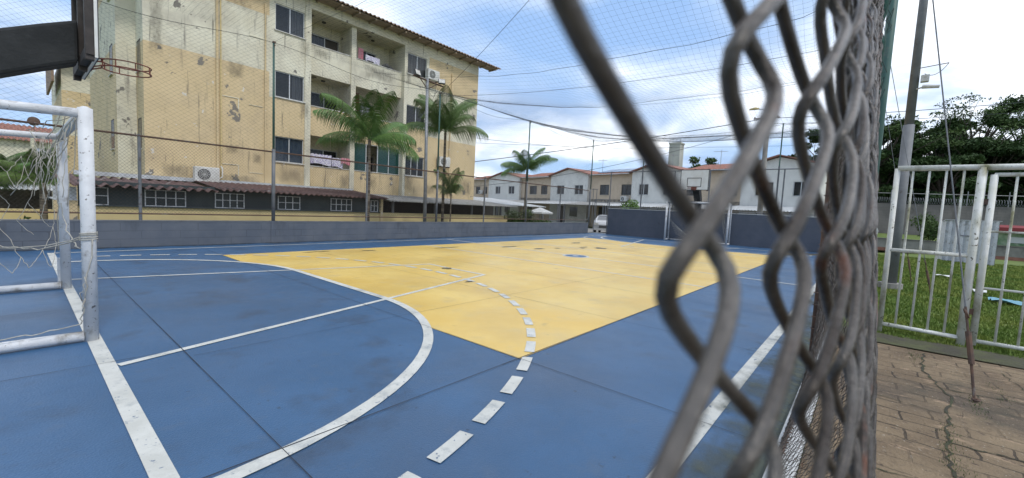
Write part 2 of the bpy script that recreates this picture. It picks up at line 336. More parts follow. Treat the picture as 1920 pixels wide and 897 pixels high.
# painted lines
mb = MB()
def pl(x0, y0, x1, y1, w=.08, z=.0043):
    d = Vector((x1-x0, y1-y0, 0)); d.normalize(); nrm = Vector((-d.y, d.x, 0))*w/2
    mb.quad((x0-nrm.x,y0-nrm.y,z),(x1-nrm.x,y1-nrm.y,z),(x1+nrm.x,y1+nrm.y,z),(x0+nrm.x,y0+nrm.y,z))
SLY = 6.17
pl(-HL+.05, SLY, HL-.05, SLY); pl(-HL+.05, -SLY, HL-.05, -SLY, .105)
for s in (-1, 1):
    pl(s*HL, -SLY-.05, s*HL, SLY+.04, .105, .0050)
    zk = .0056
    pl(s*(HL-.06), -2.36, s*5.08, -.90, .075, zk); pl(s*(HL-.06), 2.36, s*5.08, .90, .075, zk+.0003)
    pl(s*5.08, -.94, s*5.08, .94, .075, .0062)
for x in (-2.3, 0, 2.35):
    yy = SLY-.05 if x == 0 else 4.5
    pl(x, -yy, x, yy, .075 if x else .085, .0047)
tag(mb.build('court_line_markings', 'line'), kind='structure')
mb = MB()
for s in (-1, 1):
    # goal area: quarter circles round the goalposts joined by a straight
    ro, ri = 3.12, 3.015
    pts = []
    for k in range(49):
        a = -math.pi/2+math.pi*k/48
        cy = -1.5 if k <= 24 else 1.5
        pts.append((cy, a))
    for k in range(48):
        (c0,a0),(c1,a1) = pts[k], pts[k+1]
        if k == 24:
            c0, a0 = 1.5, a0
            mb.quad((s*(-HL+ri),-1.5,.0068),(s*(-HL+ro),-1.5,.0068),(s*(-HL+ro),1.5,.0068),(s*(-HL+ri),1.5,.0068))
        mb.quad((s*(-HL+ri*math.cos(a0)),c0+ri*math.sin(a0),.0068),(s*(-HL+ro*math.cos(a0)),c0+ro*math.sin(a0),.0068),
                (s*(-HL+ro*math.cos(a1)),c1+ro*math.sin(a1),.0068),(s*(-HL+ri*math.cos(a1)),c1+ri*math.sin(a1),.0068))
tag(mb.build('goal_area_lines', 'line'), kind='structure')
mb = MB()
for s in (-1, 1):
    nd = 33; ro, ri = 5.33, 5.23
    for k in range(nd):
        ac_ = R_(-87.56+5.33*k); a0 = ac_-R_(1.85); a1 = ac_+R_(1.85)
        for j in range(3):
            t0 = a0+(a1-a0)*j/3; t1 = a0+(a1-a0)*(j+1)/3
            mb.quad((s*(-HL+ri*math.cos(t0)),ri*math.sin(t0),.0074),(s*(-HL+ro*math.cos(t0)),ro*math.sin(t0),.0074),
                    (s*(-HL+ro*math.cos(t1)),ro*math.sin(t1),.0074),(s*(-HL+ri*math.cos(t1)),ri*math.sin(t1),.0074))
tag(mb.build('dashed_arc_markings', 'line'), kind='structure')
mb = MB(); disc(mb, 0, 0, .0066, .42, 32, .34); disc(mb, 0, 0, .0070, .10, 20); tag(mb.build('centre_ring_marking', 'line'), kind='structure')
mb = MB(); disc(mb, 0, 0, .0056, .34, 32); tag(mb.build('centre_disc_marking', 'blue'), kind='structure')
# near edge grime, and a band darkening towards the low wall (own ragged shape, thin sheet)
def ragged_band_mat(name, col, yc, yw):
    m = mat(name, col, rough=.75); nn, ll = m.node_tree.nodes, m.node_tree.links; b = nn['Principled BSDF']
    g = nn.new('ShaderNodeNewGeometry'); n1 = nn.new('ShaderNodeTexNoise'); n1.inputs['Scale'].default_value = 2.6; n1.inputs['Detail'].default_value = 10; n1.inputs['Roughness'].default_value = .65
    ll.new(g.outputs['Position'], n1.inputs[0]); sp_ = nn.new('ShaderNodeSeparateXYZ'); ll.new(g.outputs['Position'], sp_.inputs[0])
    r1 = nn.new('ShaderNodeMapRange'); ll.new(sp_.outputs[1], r1.inputs[0]); r1.inputs[1].default_value = yc; r1.inputs[2].default_value = yc+yw; r1.inputs[3].default_value = .30; r1.inputs[4].default_value = -.20
    a = nn.new('ShaderNodeMath'); a.operation = 'ADD'; ll.new(n1.outputs[0], a.inputs[0]); ll.new(r1.outputs[0], a.inputs[1])
    r2 = nn.new('ShaderNodeMapRange'); ll.new(a.outputs[0], r2.inputs[0]); r2.inputs[1].default_value = .52; r2.inputs[2].default_value = .80; r2.inputs[4].default_value = .78
    ll.new(r2.outputs[0], b.inputs['Alpha']); M[name] = m
ragged_band_mat('edge_grime', (.075,.085,.06), -6.6, .75); ragged_band_mat('wall_foot_dark_band', (.05,.055,.06), 6.95, -.5)
mb = MB(); mb.quad((-14,-6.6,.0094),(12.99,-6.6,.0094),(12.99,-5.75,.0094),(-14,-5.75,.0094)); tag(mb.build('edge_grime', 'edge_grime'), kind='structure')
mb = MB(); mb.quad((-14,6.35,.0094),(12.99,6.35,.0094),(12.99,6.945,.0094),(-14,6.945,.0094)); tag(mb.build('wall_foot_dark_band', 'wall_foot_dark_band'), kind='structure')
# expansion joints
mb = MB(); rnd = random.Random(4)
def joint(x0, y0, x1, y1, w=.007, z=.0082):
    n = 20
    for i in range(n):
        a = i/n; b = (i+1.003)/n
        pl2 = [(x0+(x1-x0)*t, y0+(y1-y0)*t) for t in (a,b)]
        d = Vector((x1-x0,y1-y0,0)).normalized(); q = Vector((-d.y,d.x,0))*w/2*rnd.uniform(.7,1.25)
        mb.quad((pl2[0][0]-q.x,pl2[0][1]-q.y,z),(pl2[1][0]-q.x,pl2[1][1]-q.y,z),(pl2[1][0]+q.x,pl2[1][1]+q.y,z),(pl2[0][0]+q.x,pl2[0][1]+q.y,z))
for x in (-10.43, -8.3): joint(x, -6.5, x, 5.8, .0055)
for x in (-6.2, -4.1, -1.2, 3.4, 6.0): joint(x, -6.5, x, 4.4, .005)
joint(-12.6, -4.47, -1.0, -4.53, .008, .0086); joint(-13.6, -2.2, -10.6, -2.25, .006, .0086); joint(-10.4, -2.5, 2, -2.6, .004, .0086); joint(-1, -4.53, 9, -4.53, .006, .0086)
joint(-13.6, .1, -11, .1, .004, .0086); joint(-8, 1.2, 5, 1.2, .004, .0086)
tag(mb.build('slab_joints', 'joint'), kind='structure')
# dark drain marks and damp stains on the yellow
mb = MB(); rnd = random.Random(9)
def blob(cx, cy, rx, ry, z=.0079, n=18, rag=.35):
    ph = [1+rag*(rnd.random()-.5)*2 for _ in range(n)]
    mb.poly([(cx+rx*ph[k]*math.cos(2*math.pi*k/n), cy+ry*ph[k]*math.sin(2*math.pi*k/n), z) for k in range(n)])
for a in ((-5.16,.17,.13,.11,.0081),(-5.9,-1.3,.09,.05),(.23,2.92,.5,.10),(.67,1.95,.22,.13),(1.56,1.75,.13,.08),(2.6,1.3,.09,.07),(4.55,2.79,.35,.12),(3.36,.97,.28,.22),(3.0,1.5,.3,.08),
          (-2.2,3.6,.5,.06),(-6.2,4.2,.35,.05),(-4.9,3.9,.22,.06),(10.0,-4.5,.75,.35),(11.2,-5.2,.6,.3),(-6.55,-6.46,.16,.055)):
    blob(*a)
tag(mb.build('damp_stains', 'stain'), kind='structure')

# pavement outside the fence, soil strip, kerb
def pav_h(x, y): return .012*math.sin(x*1.7+y)*math.sin(y*1.3)
mb = MB(); mb.grid(lambda u, v: (-14.2+u*(-4.45+14.2), -6.74-v*14, -.015+pav_h(-14.2+u*9.75, -6.74-v*14)), 60, 70)
tag(mb.build('pavement', 'paving'), kind='structure')
mb = MB(); rnd = random.Random(31)
def crack(pts, w0):
    P = [Vector((*p,0)) for p in pts]; Q = []
    for a, b in zip(P, P[1:]):
        for i in range(10):
            q = a.lerp(b, i/10); Q.append(q+Vector((rnd.uniform(-.018,.018), rnd.uniform(-.018,.018), 0)))
    Q.append(P[-1])
    for a, b in zip(Q, Q[1:]):
        d = (b-a).normalized(); w1 = w0*rnd.uniform(.35,1.5); q = Vector((-d.y,d.x,0))*w1/2
        za = pav_h(a.x,a.y)-.010; zb = pav_h(b.x,b.y)-.010
        mb.quad((a.x-q.x,a.y-q.y,za),(b.x-q.x,b.y-q.y,zb),(b.x+q.x,b.y+q.y,zb),(a.x+q.x,a.y+q.y,za))
crack([(-4.6,-7.55),(-5.4,-7.48),(-6.2,-7.60),(-7.0,-7.50),(-7.7,-7.44),(-8.4,-7.52),(-9.2,-7.55)], .016)
crack([(-7.3,-7.47),(-7.25,-7.8),(-7.5,-8.2),(-7.4,-8.9)], .012)
crack([(-6.0,-7.58),(-5.9,-8.0),(-6.1,-8.5),(-5.9,-9.2)], .010)
crack([(-5.2,-7.3),(-5.3,-7.9),(-5.1,-8.6)], .006); crack([(-6.6,-6.9),(-6.7,-7.5)], .006); crack([(-4.9,-8.1),(-5.6,-8.15),(-6.3,-8.3),(-7.2,-8.4),(-8.2,-8.3)], .008)
crack([(-8.1,-7.0),(-8.0,-7.5),(-8.2,-8.1)], .008)
tag(mb.build('pavement_cracks', 'crack'), kind='structure')
mb = MB(); mb.grid(lambda u, v: (-4.52+u*.62, -6.74-v*14, .0+.018*math.sin(u*math.pi)+.010*math.sin(v*90)*math.sin(u*3)), 6, 140)
tag(mb.build('soil_strip', 'dirtstrip'), kind='structure')
mb = MB(); mb.box(-14.2, 13.15, -6.735, -6.605, -.02, .055); tag(mb.build('kerb', 'kerb', bevel=.012), kind='structure')

# lawn blades beyond the gate (uncountable)
rng = np.random.default_rng(3)
def lawn(name, x0, x1, y0, y1, nb, z0, h):
    X = x0+(x1-x0)*rng.random(nb)**1.6; Y = y1-(y1-y0)*rng.random(nb); A = rng.random(nb)*6.28; H = h*(.5+rng.random(nb)); Wd = .007+.004*rng.random(nb)+.0012*(X-x0)
    lean = rng.normal(0, .35, (nb,2))*H[:,None]
    v = np.zeros((nb*3,3)); c, s = np.cos(A)*Wd, np.sin(A)*Wd
    v[0::3] = np.stack([X-c,Y-s,np.full(nb,z0)],1); v[1::3] = np.stack([X+c,Y+s,np.full(nb,z0)],1); v[2::3] = np.stack([X+lean[:,0],Y+lean[:,1],z0+H],1)
    me = bpy.data.meshes.new(name); me.from_pydata(v.tolist(), [], np.arange(nb*3).reshape(-1,3).tolist()); me.materials.append(M['blade']); me.update()
    o = bpy.data.objects.new(name, me); C.objects.link(o); return o
tag(lawn('lawn_grass', -4.0, 16, -15.5, -7.0, 130000, -.03, .05), 'short green grass covering the ground beyond the white gate', 'grass', kind='stuff')

# ================================================================ COURT WALLS AND FENCES
t = thing('low_wall', 'low grey blue block wall along the far side of the court', 'wall', (-.6, 7.03, 0))
box1(-14.2, 12.75, WY, WY+.15, -.9, .64).build('wall_body', 'greywall', t)
box1(-14.2, 12.752, WY-.006, WY+.156, .641, .665).build('coping', 'greypost', t)
b = MB(); [b.box(x-.09, x+.09, WY-.018, WY+.1, 0, .66) for x in (-12.4,)]; b.box(-6.36,-6.18, WY-.018, WY+.16, 0, .668); b.build('pilaster', 'greywall', t)
t = thing('end_wall', 'dark blue grey solid wall behind the far goal', 'wall', (EX+.08, 0, 0))
box1(EX, EX+.15, -6.6, 5.72, -.3, 1.64).build('wall_body', 'darkwall', t)
box1(EX-.01, EX+.16, -6.6, 5.72, 1.642, 1.68).build('coping', 'kerb', t)

def chain(mb, P0, U, n, z0, z1, pu, pz, r, sides=3):
    """flat chain link made of zigzag pickets; U unit vector along the fence"""
    U = Vector(U); P0 = Vector(P0); m = int((z1-z0)/(pz/2)); nrm = Vector((-U.y, U.x, 0))
    for i in range(n):
        pts = []
        for k in range(m+1):
            off = (.5 if (k+i) % 2 else -.5)*pu*1.04
            p = P0+U*(i*pu+off)+nrm*(.003 if k % 2 else -.003); pts.append((p.x, p.y, z0+k*(z1-z0)/m))
        mb.tube(pts, r, sides, False)
posts_main = (-6.27, .12, 6.2, 12.9); posts_small = (-12.45, -9.36, -3.13, 3.0, 9.42)
t = thing('chain_link_fence', 'chain link fence with rusty rails on top of the low wall', 'fence', (-.6, WY+.07, .65))
b = MB(); chain(b, (-13.9, WY+.05, 0), (1,0,0), 636, .84, 2.73, .042, .083, .0031); b.build('mesh', 'wire', t)
tube1([(-14,WY+.05,2.75),(-6,WY+.06,2.765),(3,WY+.05,2.74),(12.6,WY+.05,2.75)], .024).build('top_rail', 'rust', t)
tube1([(-14,WY+.05,.83),(12.5,WY+.05,.83)], .018).build('bottom_rail', 'rust', t)
for x in posts_small: tube1([(x,WY+.07,.64),(x,WY+.07,2.80)], .035).build('post', 'greypost', t)
b = MB(); b.tube([(12.5,WY+.05,.83),(12.72,WY+.05,.9),(12.78,WY+.05,1.1),(12.78,WY+.05,2.7)], .022); b.build('corner_bend', 'greypost', t)
grp = 'tall green net posts around the court'
lab = {-6.27:'tall green net post nearest the big apartment block windows, on the low wall pilaster', .12:'tall thin green net post just right of the wooden floodlight pole',
       6.2:'tall green net post in front of the lone palm left of the gabled houses', 12.9:'tall grey green post at the far corner where the two walls meet'}
for x in posts_main:
    p = thing('net_post', lab[x], 'post', (x, WY+.07, .62), group=grp)
    tube1([(x,WY+.07,.62),(x,WY+.07,2.85)], .055 if x < 0 else .045).build('lower_sleeve', 'greypost', p, True)
    tube1([(x,WY+.07,2.8),(x-.01,WY+.07,5.98)], .036, 8, .03).build('upper_tube', 'greenpost', p, True)
    b = MB(); b.tube([(x,WY+.0,5.9),(x,WY+.14,5.9)], .02, 6); b.box(x-.04,x+.04,WY+.03,WY+.11,5.98,6.02); b.build('cap', 'rust', p)

# fence on top of the end wall
t = thing('end_fence', 'thin wire fence on top of the dark end wall', 'fence', (EX+.08, 0, 1.68))
b = MB(); chain(b, (EX+.08, -6.5, 0), (0,1,0), 236, 1.72, 3.92, .05, .10, .0016); b.build('mesh', 'wire', t)
tube1([(EX+.08,-6.6,3.95),(EX+.08,5.75,3.95)], .026).build('top_rail', 'greypost', t)
tube1([(EX+.08,-6.6,1.75),(EX+.08,5.75,1.75)], .018).build('bottom_rail', 'greypost', t)
for y in (-5.0, -3.62, -.2, 1.7, 5.7): tube1([(EX+.08,y,1.6),(EX+.08,y,3.97)], .035).build('post', 'greypost', t)
for y, l in ((-3.36,'tall slim post on the end wall seen between the near fence wires'), (3.66,'tall slim post on the end wall left of the far basketball backboard')):
    p = thing('net_post', l, 'post', (EX+.14, y, 1.6), group=grp)
    tube1([(EX+.14,y,1.6),(EX+.14,y,4.1)], .04).build('lower_sleeve', 'greypost', p); tube1([(EX+.14,y,4.1),(EX+.14,y,6.18)], .03).build('upper_tube', 'greenpost', p)
# small metal gate at the far corner
g = thing('corner_gate', 'narrow open metal gate frame in the far corner with parked car behind', 'gate', (EX+.07, 6.2, 0))
b = MB()
for y in (6.74, 5.80): b.tube([(EX+.07,y,0),(EX+.07,y,2.2)], .028)
b.tube([(EX+.07,6.74,2.2),(EX+.07,5.80,2.2)], .026); b.build('frame', 'greypost', g)
for z in (1.15, 2.02): tube1([(EX+.07,6.74,z),(EX+.07,5.80,z)], .018).build('cross_bar', 'greypost', g)
b = MB(); b.box(EX+.0,EX+.14, 5.80, 6.76, 0, .05); b.build('threshold', 'kerb', g)
b = MB(); b.tube([(EX-.1,6.5,2.85),(EX-.1,6.93,2.85)], .02); b.tube([(EX-.1,6.55,.66),(EX-.1,6.55,2.85)], .022); b.tube([(EX-.1,6.8,.66),(EX-.1,6.8,2.9)], .02); b.build('side_frame', 'greypost', g)

# protective netting
def ceil_z(x, y):
    P = [(-7.0,5.3),(-6.0,4.62),(-4.4,4.52),(-.5,4.58),(1,4.74),(3.3,5.13),(5.4,5.58),(6.99,6.0)]
    y = max(-7.0, min(6.99, y))
    for (a,za),(b_,zb) in zip(P, P[1:]):
        if y <= b_: zc = za+(zb-za)*(y-a)/(b_-a); break
    K = [-14.1,-6.3,-3.0,.1,6.2,13.0]
    edge = min(1, (6.99-y)/3, (y+7)/1.5+.2)
    for a, b_ in zip(K, K[1:]):
        if a <= x <= b_:
            u = (x-a)/(b_-a); zc -= (.05*(b_-a)*math.sin(math.pi*u))*max(edge,0)
    g = min(1, max(0, (-2.5-x)/3.0)); zc = zc*(1-g)+g*max(zc, 6.0-.08*(7-y)*.5)
    e = min(1, max(0, (x-6.2)/6.8))
    zc = zc*(1-e)+e*(max(zc, 5.9-.02*(7-y)))
    return zc
t = thing('overhead_net', 'fine square mesh net sagging over the whole court', 'net', (0,0,6))
b = MB(); cs = .125
for i in range(int(27/cs)):
    x = -14.0+i*cs
    b.tube([(x+.03*math.sin(y*1.3+x), y, ceil_z(x,y)) for y in np.linspace(-6.9,6.97,30)], .0013, 3, False)
for j in range(int(13.8/cs)):
    y = -6.85+j*cs
    b.tube([(x, y+.04*math.sin(x*1.1+y*.5), ceil_z(x,y)) for x in np.linspace(-14.0,12.95,60)], .0013, 3, False)
b.build('netting', 'net', t)
b = MB()
for x in (-6.3,-3.0,.1,6.2): b.tube([(x+.02*math.sin(y*3), y, ceil_z(x,y)+.01*math.sin(y*5)) for y in np.linspace(-6.9,6.97,40)], .0042, 4, False)
b.tube([(.1+.35*max(0,math.sin((y+5)*.33)), y, ceil_z(.1,y)+.06*math.sin((y+2)*.6)) for y in np.linspace(-6.5,6.9,40)], .003, 4, False)
b.build('support_cable', 'net', t)
t = thing('side_net', 'diamond mesh net hanging above the chain link fence before the apartments', 'net', (-.6, WY+.03, 2.75))
b = MB(); n = 334; m = 58
for i in range(n):
    pts = []
    for k in range(m+1):
        f = k/m; x = -13.9+i*.08+(.5 if (k+i) % 2 else -.5)*.08; top = 5.97-.28*(math.sin(math.pi*((x+6.27) % 6.35)/6.35))**2
        pts.append((x+.12*math.sin(f*3+x*.5), WY+.02-.10*math.sin(math.pi*f)*math.sin(x*.7)**2, 2.76+(top-2.76)*f))
    b.tube(pts, .0025, 3, False)
b.build('netting', 'net', t)
b = MB(); b.tube([(x, WY+.03, 5.97-.28*(math.sin(math.pi*((x+6.27) % 6.35)/6.35))**2) for x in np.linspace(-13.9,12.9,120)], .006, 4, False); b.build('top_cable', 'net', t)
t = thing('end_net', 'fine mesh net stretched above the end wall fence', 'net', (EX+.05, 0, 3.95))
b = MB(); chain(b, (EX+.03,-6.5,0), (0,1,0), 192, 3.97, 5.95, .0685, .12, .0014); b.build('netting', 'net', t)
b = MB(); b.tube(catenary((EX+.03,6.98,5.98),(EX+.03,3.66,6.1),.12), .008, 4); b.tube(catenary((EX+.03,3.66,6.1),(EX+.03,-3.36,6.12),.22), .008, 4); b.tube(catenary((EX+.03,-3.36,6.12),(EX+.03,-6.8,6.15),.08), .008, 4)
b.tube(catenary((EX+.03,6.98,5.95),(EX+.03,-6.8,5.6),.25), .005, 4); b.build('top_cable', 'net', t)

# ================================================================ GOALS
def make_goal(x0, s, w2, h, label, depth=1.0, cy=0.0):
    """s = direction in which the net depth points"""
    t = thing('goal', label, 'goal', (x0, cy, 0), group='the two white futsal goals')
    for y in (cy-w2, cy+w2):
        p = tube1([(x0,y,.0),(x0,y,h+.03)], .052, 16).build('post', 'whitepaint', t, True)
        tube1([(x0+s*.05,y,.052),(x0+s*depth,y,.052)], .047, 12).build('base_bar', 'whitepaint', t, True)
        pts = [(x0+s*.05,y,h-.02),(x0+s*depth*.62,y,h-.05),(x0+s*depth*.75,y,h-.16),(x0+s*depth*.82,y,h-.35),(x0+s*depth,y,.09)]
        tube1(pts, .040, 12).build('rear_support', 'whitepaint', t, True)
    tube1([(x0,cy-w2,h),(x0,cy+w2,h)], .050, 16).build('crossbar', 'whitepaint', t, True)
    tube1([(x0+s*depth,cy-w2,.05),(x0+s*depth,cy+w2,.05)], .035, 10).build('rear_bar', 'whitepaint', t, True)
    return t
gl = make_goal(-10.95, -1, 1.515, 2.12, 'nearer white goal with torn net and chipped posts at left edge', 1.25, .08)
tube1([(-10.99,1.73,.0),(-10.99,1.75,.42)], .035, 8).build('loose_stub', 'whitepaint', gl)
gf = make_goal(12.32, 1, 1.6, 2.16, 'distant white goal standing against the dark end wall', .55, .15)
# torn net bundles on the near goal
rnd = random.Random(12)
b = MB()
def strand(pts, r=.0045, n=5): b.tube(pts, r, n, True)
def wob(a, c, sag, k=12, j=.02):
    a, c = Vector(a), Vector(c); P = []
    for i in range(k+1):
        f = i/k; q = a.lerp(c, f); q.z -= sag*4*f*(1-f); e = math.sin(math.pi*f)
        P.append(q+Vector((rnd.uniform(-j,j), rnd.uniform(-j,j), rnd.uniform(-j,j)))*e)
    return P
yn, yf = 1.595, -1.435
# sheet of big net cells pulled along the depth side, sagging diagonally (side net of far post to lower left)
def netpt(u, v):       # u along depth, v down
    x = -11.02-1.15*u; y = 1.45-.3*math.sin(u*2.2)-.55*v*(1-u)+.25*math.sin(v*3+u*4); z = 2.02-.25*u-v*(1.55-.45*u)-.18*math.sin(u*math.pi)
    return Vector((x, y, z))
NU, NV = 7, 7
G = [[netpt((i+.5*(j % 2))/NU, j/NV)+Vector((rnd.uniform(-.035,.035),rnd.uniform(-.04,.04),rnd.uniform(-.035,.035))) for j in range(NV+1)] for i in range(NU+1)]
for i in range(NU+1):
    for j in range(NV):
        for di in ((0,1) if j % 2 else (-1,0)):
            if 0 <= i+di <= NU and rnd.random() > .24: strand(wob(G[i][j], G[i+di][j+1], rnd.uniform(.0,.05), 6, .008), .0032)
# the bundle pulled up to the corner of the near crossbar
for k in range(11):
    a = Vector((-10.98-rnd.uniform(0,.22), 1.52+rnd.uniform(-.06,.06), 2.10-rnd.uniform(0,.12)))
    e = Vector((-10.98-rnd.uniform(.0,.35), 1.0+rnd.uniform(-.2,.55), 1.35+rnd.uniform(-.25,.55)))
    strand(wob(a, e, rnd.uniform(-.1,.12), 8, .03), .0034)
for k in range(5):
    a = Vector((-11.0-rnd.uniform(0,.1), -1.35+rnd.uniform(-.03,.10), 2.08)); e = Vector((-11.1-rnd.uniform(0,.5), -1.1+rnd.uniform(0,.9), 1.55+rnd.uniform(-.25,.4)))
    strand(wob(a, e, rnd.uniform(0,.15), 8, .03), .0038)
for k in range(8):
    y = -1.3+k*.38; strand(wob((-11.0,y,2.07),(-11.05+rnd.uniform(-.1,.05),y+rnd.uniform(-.15,.15),1.45+rnd.uniform(-.2,.4)),.03,8,.02), .0036)
# long slack cords from the posts down and along the base bar
strand(wob((-10.99,1.55,1.95),(-11.02,1.50,.55),-.05,18,.02), .006); strand(wob((-10.98,1.5,1.2),(-10.94,-1.38,.96),.30,18,.02), .006)
strand(wob((-11.9,.9,1.05),(-10.98,-1.40,.97),.22,18,.02), .006); strand(wob((-12.1,.6,1.25),(-10.99,-1.42,.99),.28,16,.02), .005)
for zt in (.94,.96,.985,1.0):
    strand([(-10.95+.06*math.cos(a), -1.435+.06*math.sin(a), zt+.004*a) for a in np.linspace(0,6.4,14)], .0045)
strand(wob((-10.93,-1.49,.96),(-10.99,-1.50,.42),.0,10,.015), .005); strand(wob((-10.99,-1.50,.42),(-11.02,-1.48,.18),.0,8,.02), .005)
strand(wob((-11.02,-1.49,.18),(-12.1,-1.48,.10),.02,22,.012), .005); strand(wob((-10.99,-1.50,.62),(-11.01,-1.50,.30),.0,8,.03), .004)
b.build('torn_net', 'rope', gl, True)
b = MB(); rnd = random.Random(5)
for i in range(7):
    for j in range(8):
        p = Vector((12.36+.07*i, -1.4+rnd.uniform(-.05,.05)+.05*j, .1+.25*j)); q = p+Vector((.08,.05,.25)); b.tube([p,q], .004, 3)
for k in range(10):
    b.tube(catenary((12.4,1.65-.05*k,1.3-.1*k),(12.8,.2-.1*k,.08),.1,8), .005, 3)
b.build('torn_net', 'rope', gf)

# ================================================================ BASKETBALL HOOPS
def hoop(label, bx, s, cy, zb, armpts, aw, ring_dx, legs):
    """bx board plane, s = direction the board faces"""
    t = thing('basketball_hoop', label, 'basketball hoop', (armpts[-1][0], cy, 0), group='the two basketball hoops')
    w2 = .72; h = 1.08
    b = MB(); b.box(bx, bx+s*.03, cy-w2, cy+w2, zb, zb+h); bo = b.build('backboard', 'boardwhite', t)
    b = MB()
    for y0, y1, z0, z1 in ((cy-w2+.0,cy+w2,zb-.002,zb+.03),(cy-w2,cy+w2,zb+h-.03,zb+h+.002),(cy-w2-.002,cy-w2+.03,zb+.03,zb+h-.03),(cy+w2-.03,cy+w2+.002,zb+.03,zb+h-.03)):
        b.box(bx+s*.026, bx+s*.034, y0, y1, z0, z1)
    for y0, y1, z0, z1 in ((cy-.36,cy+.36,zb+.17,zb+.20),(cy-.36,cy+.36,zb+.62,zb+.65),(cy-.36,cy-.33,zb+.20,zb+.62),(cy+.33,cy+.36,zb+.20,zb+.62)):
        b.box(bx+s*.028, bx+s*.035, y0, y1, z0, z1)
    b.build('board_marking', 'boardblack', bo)
    b = MB()
    for y in (cy-w2+.05, cy, cy+w2-.05): b.box(bx-s*.07, bx-s*.002, y-.045, y+.045, zb-.03, zb+h+.03)
    for z in (zb+.02, zb+h-.1): b.box(bx-s*.066, bx-s*.004, cy-w2-.01, cy+w2+.01, z, z+.09)
    b.box(bx-s*.006, bx-s*.001, cy-w2, cy+w2, zb, zb+h)
    b.build('board_frame', 'darkwood', t)
    # ring
    b = MB(); rr = .225; cx = bx+s*(ring_dx+.225); zr = zb+.14
    for z in (zr, zr-.075): b.tube([(cx+rr*math.cos(a), cy+rr*math.sin(a), z) for a in np.linspace(0,2*math.pi,33)], .0075, 6, False)
    for k in range(8):
        a = 2*math.pi*k/8+.2; b.tube([(cx+rr*math.cos(a),cy+rr*math.sin(a),zr),(cx+rr*math.cos(a),cy+rr*math.sin(a),zr-.075)], .006, 5)
    for y in (-.09,.09): b.tube([(bx+s*.03,cy+y,zr-.02),(cx-s*rr*.93,cy+y,zr)], .009, 6); b.tube([(bx+s*.03,cy+y,zr-.12),(cx-s*rr*.93,cy+y,zr-.07)], .008, 6)
    b.box(bx+s*.031, bx+s*.045, cy-.13, cy+.13, zb+.01, zb+.17)
    b.build('ring', 'redrust', t, False)
    # concrete arm: thick profile swept
    b = MB(); n = len(armpts)
    vs = []
    for (x, zlo, zhi) in armpts: vs += [(x,cy-aw,zlo),(x,cy+aw,zlo),(x,cy+aw,zhi),(x,cy-aw,zhi)]
    fs = [(0,1,2,3), tuple(4*(n-1)+q for q in (3,2,1,0))]
    for i in range(n-1):
        for k in range(4): fs.append((4*i+k, 4*i+4+k, 4*i+4+(k+1)%4, 4*i+(k+1)%4))
    b.add(vs, fs); b.build('arm', 'blackconcrete', t, bevel=.03)
    if legs:
        b = MB(); lx = armpts[-1][0]; b.box(lx-.15, lx+.15, cy-aw-.02, cy+aw+.02, 0 if legs == 1 else 0, armpts[-1][1]+.05); b.build('column', 'blackconcrete', t, bevel=.02)
    return t
hoop('near basketball hoop on thick black concrete arm, at top left', -10.80, 1, .12, 2.80,
     [(-10.88,2.83,3.29),(-11.15,2.70,3.16),(-11.5,2.52,2.98),(-12.0,2.22,2.72),(-12.5,1.9,2.45),(-12.9,1.55,2.2),(-13.1,1.0,1.9)], .16, .12, 1)
hoop('distant basketball hoop over the end wall with white marked backboard', 11.75, -1, .2, 2.79,
     [(11.82,2.95,3.35),(12.1,2.75,3.25),(12.5,2.2,2.85),(12.75,1.7,2.4),(12.8,1.3,1.9)], .17, .05, 1)

# ================================================================ WINDOW / FACADE HELPERS (local x along facade, y into the building)
def facade(mb, x0, x1, z0, z1, y, th, opens, mfun=None, cutx=(), cutz=()):
    xs = sorted(set([x0,x1]+[v for o in opens for v in o[:2]]+[c for c in cutx if x0 < c < x1])); zs = sorted(set([z0,z1]+[v for o in opens for v in o[2:4]]+[c for c in cutz if z0 < c < z1]))
    xs = [x for x in xs if x0-1e-6 <= x <= x1+1e-6]; zs = [z for z in zs if z0-1e-6 <= z <= z1+1e-6]
    for a, b_ in zip(xs, xs[1:]):
        for c, d in zip(zs, zs[1:]):
            mx_, mz_ = (a+b_)/2, (c+d)/2
            if any(o[0] < mx_ < o[1] and o[2] < mz_ < o[3] for o in opens): continue
            mb.k = mfun(mx_, mz_) if mfun else 0
            mb.quad((a,y,c),(b_,y,c),(b_,y,d),(a,y,d))
    for o in opens:      # reveals
        a, b_, c, d = o[:4]; mb.k = mfun((a+b_)/2, c-.05) if mfun else 0
        mb.quad((a,y,c),(a,y+th,c),(b_,y+th,c),(b_,y,c)); mb.quad((a,y,d),(b_,y,d),(b_,y+th,d),(a,y+th,d))
        mb.quad((a,y,c),(a,y,d),(a,y+th,d),(a,y+th,c)); mb.quad((b_,y,c),(b_,y+th,c),(b_,y+th,d),(b_,y,d))
    mb.k = 0
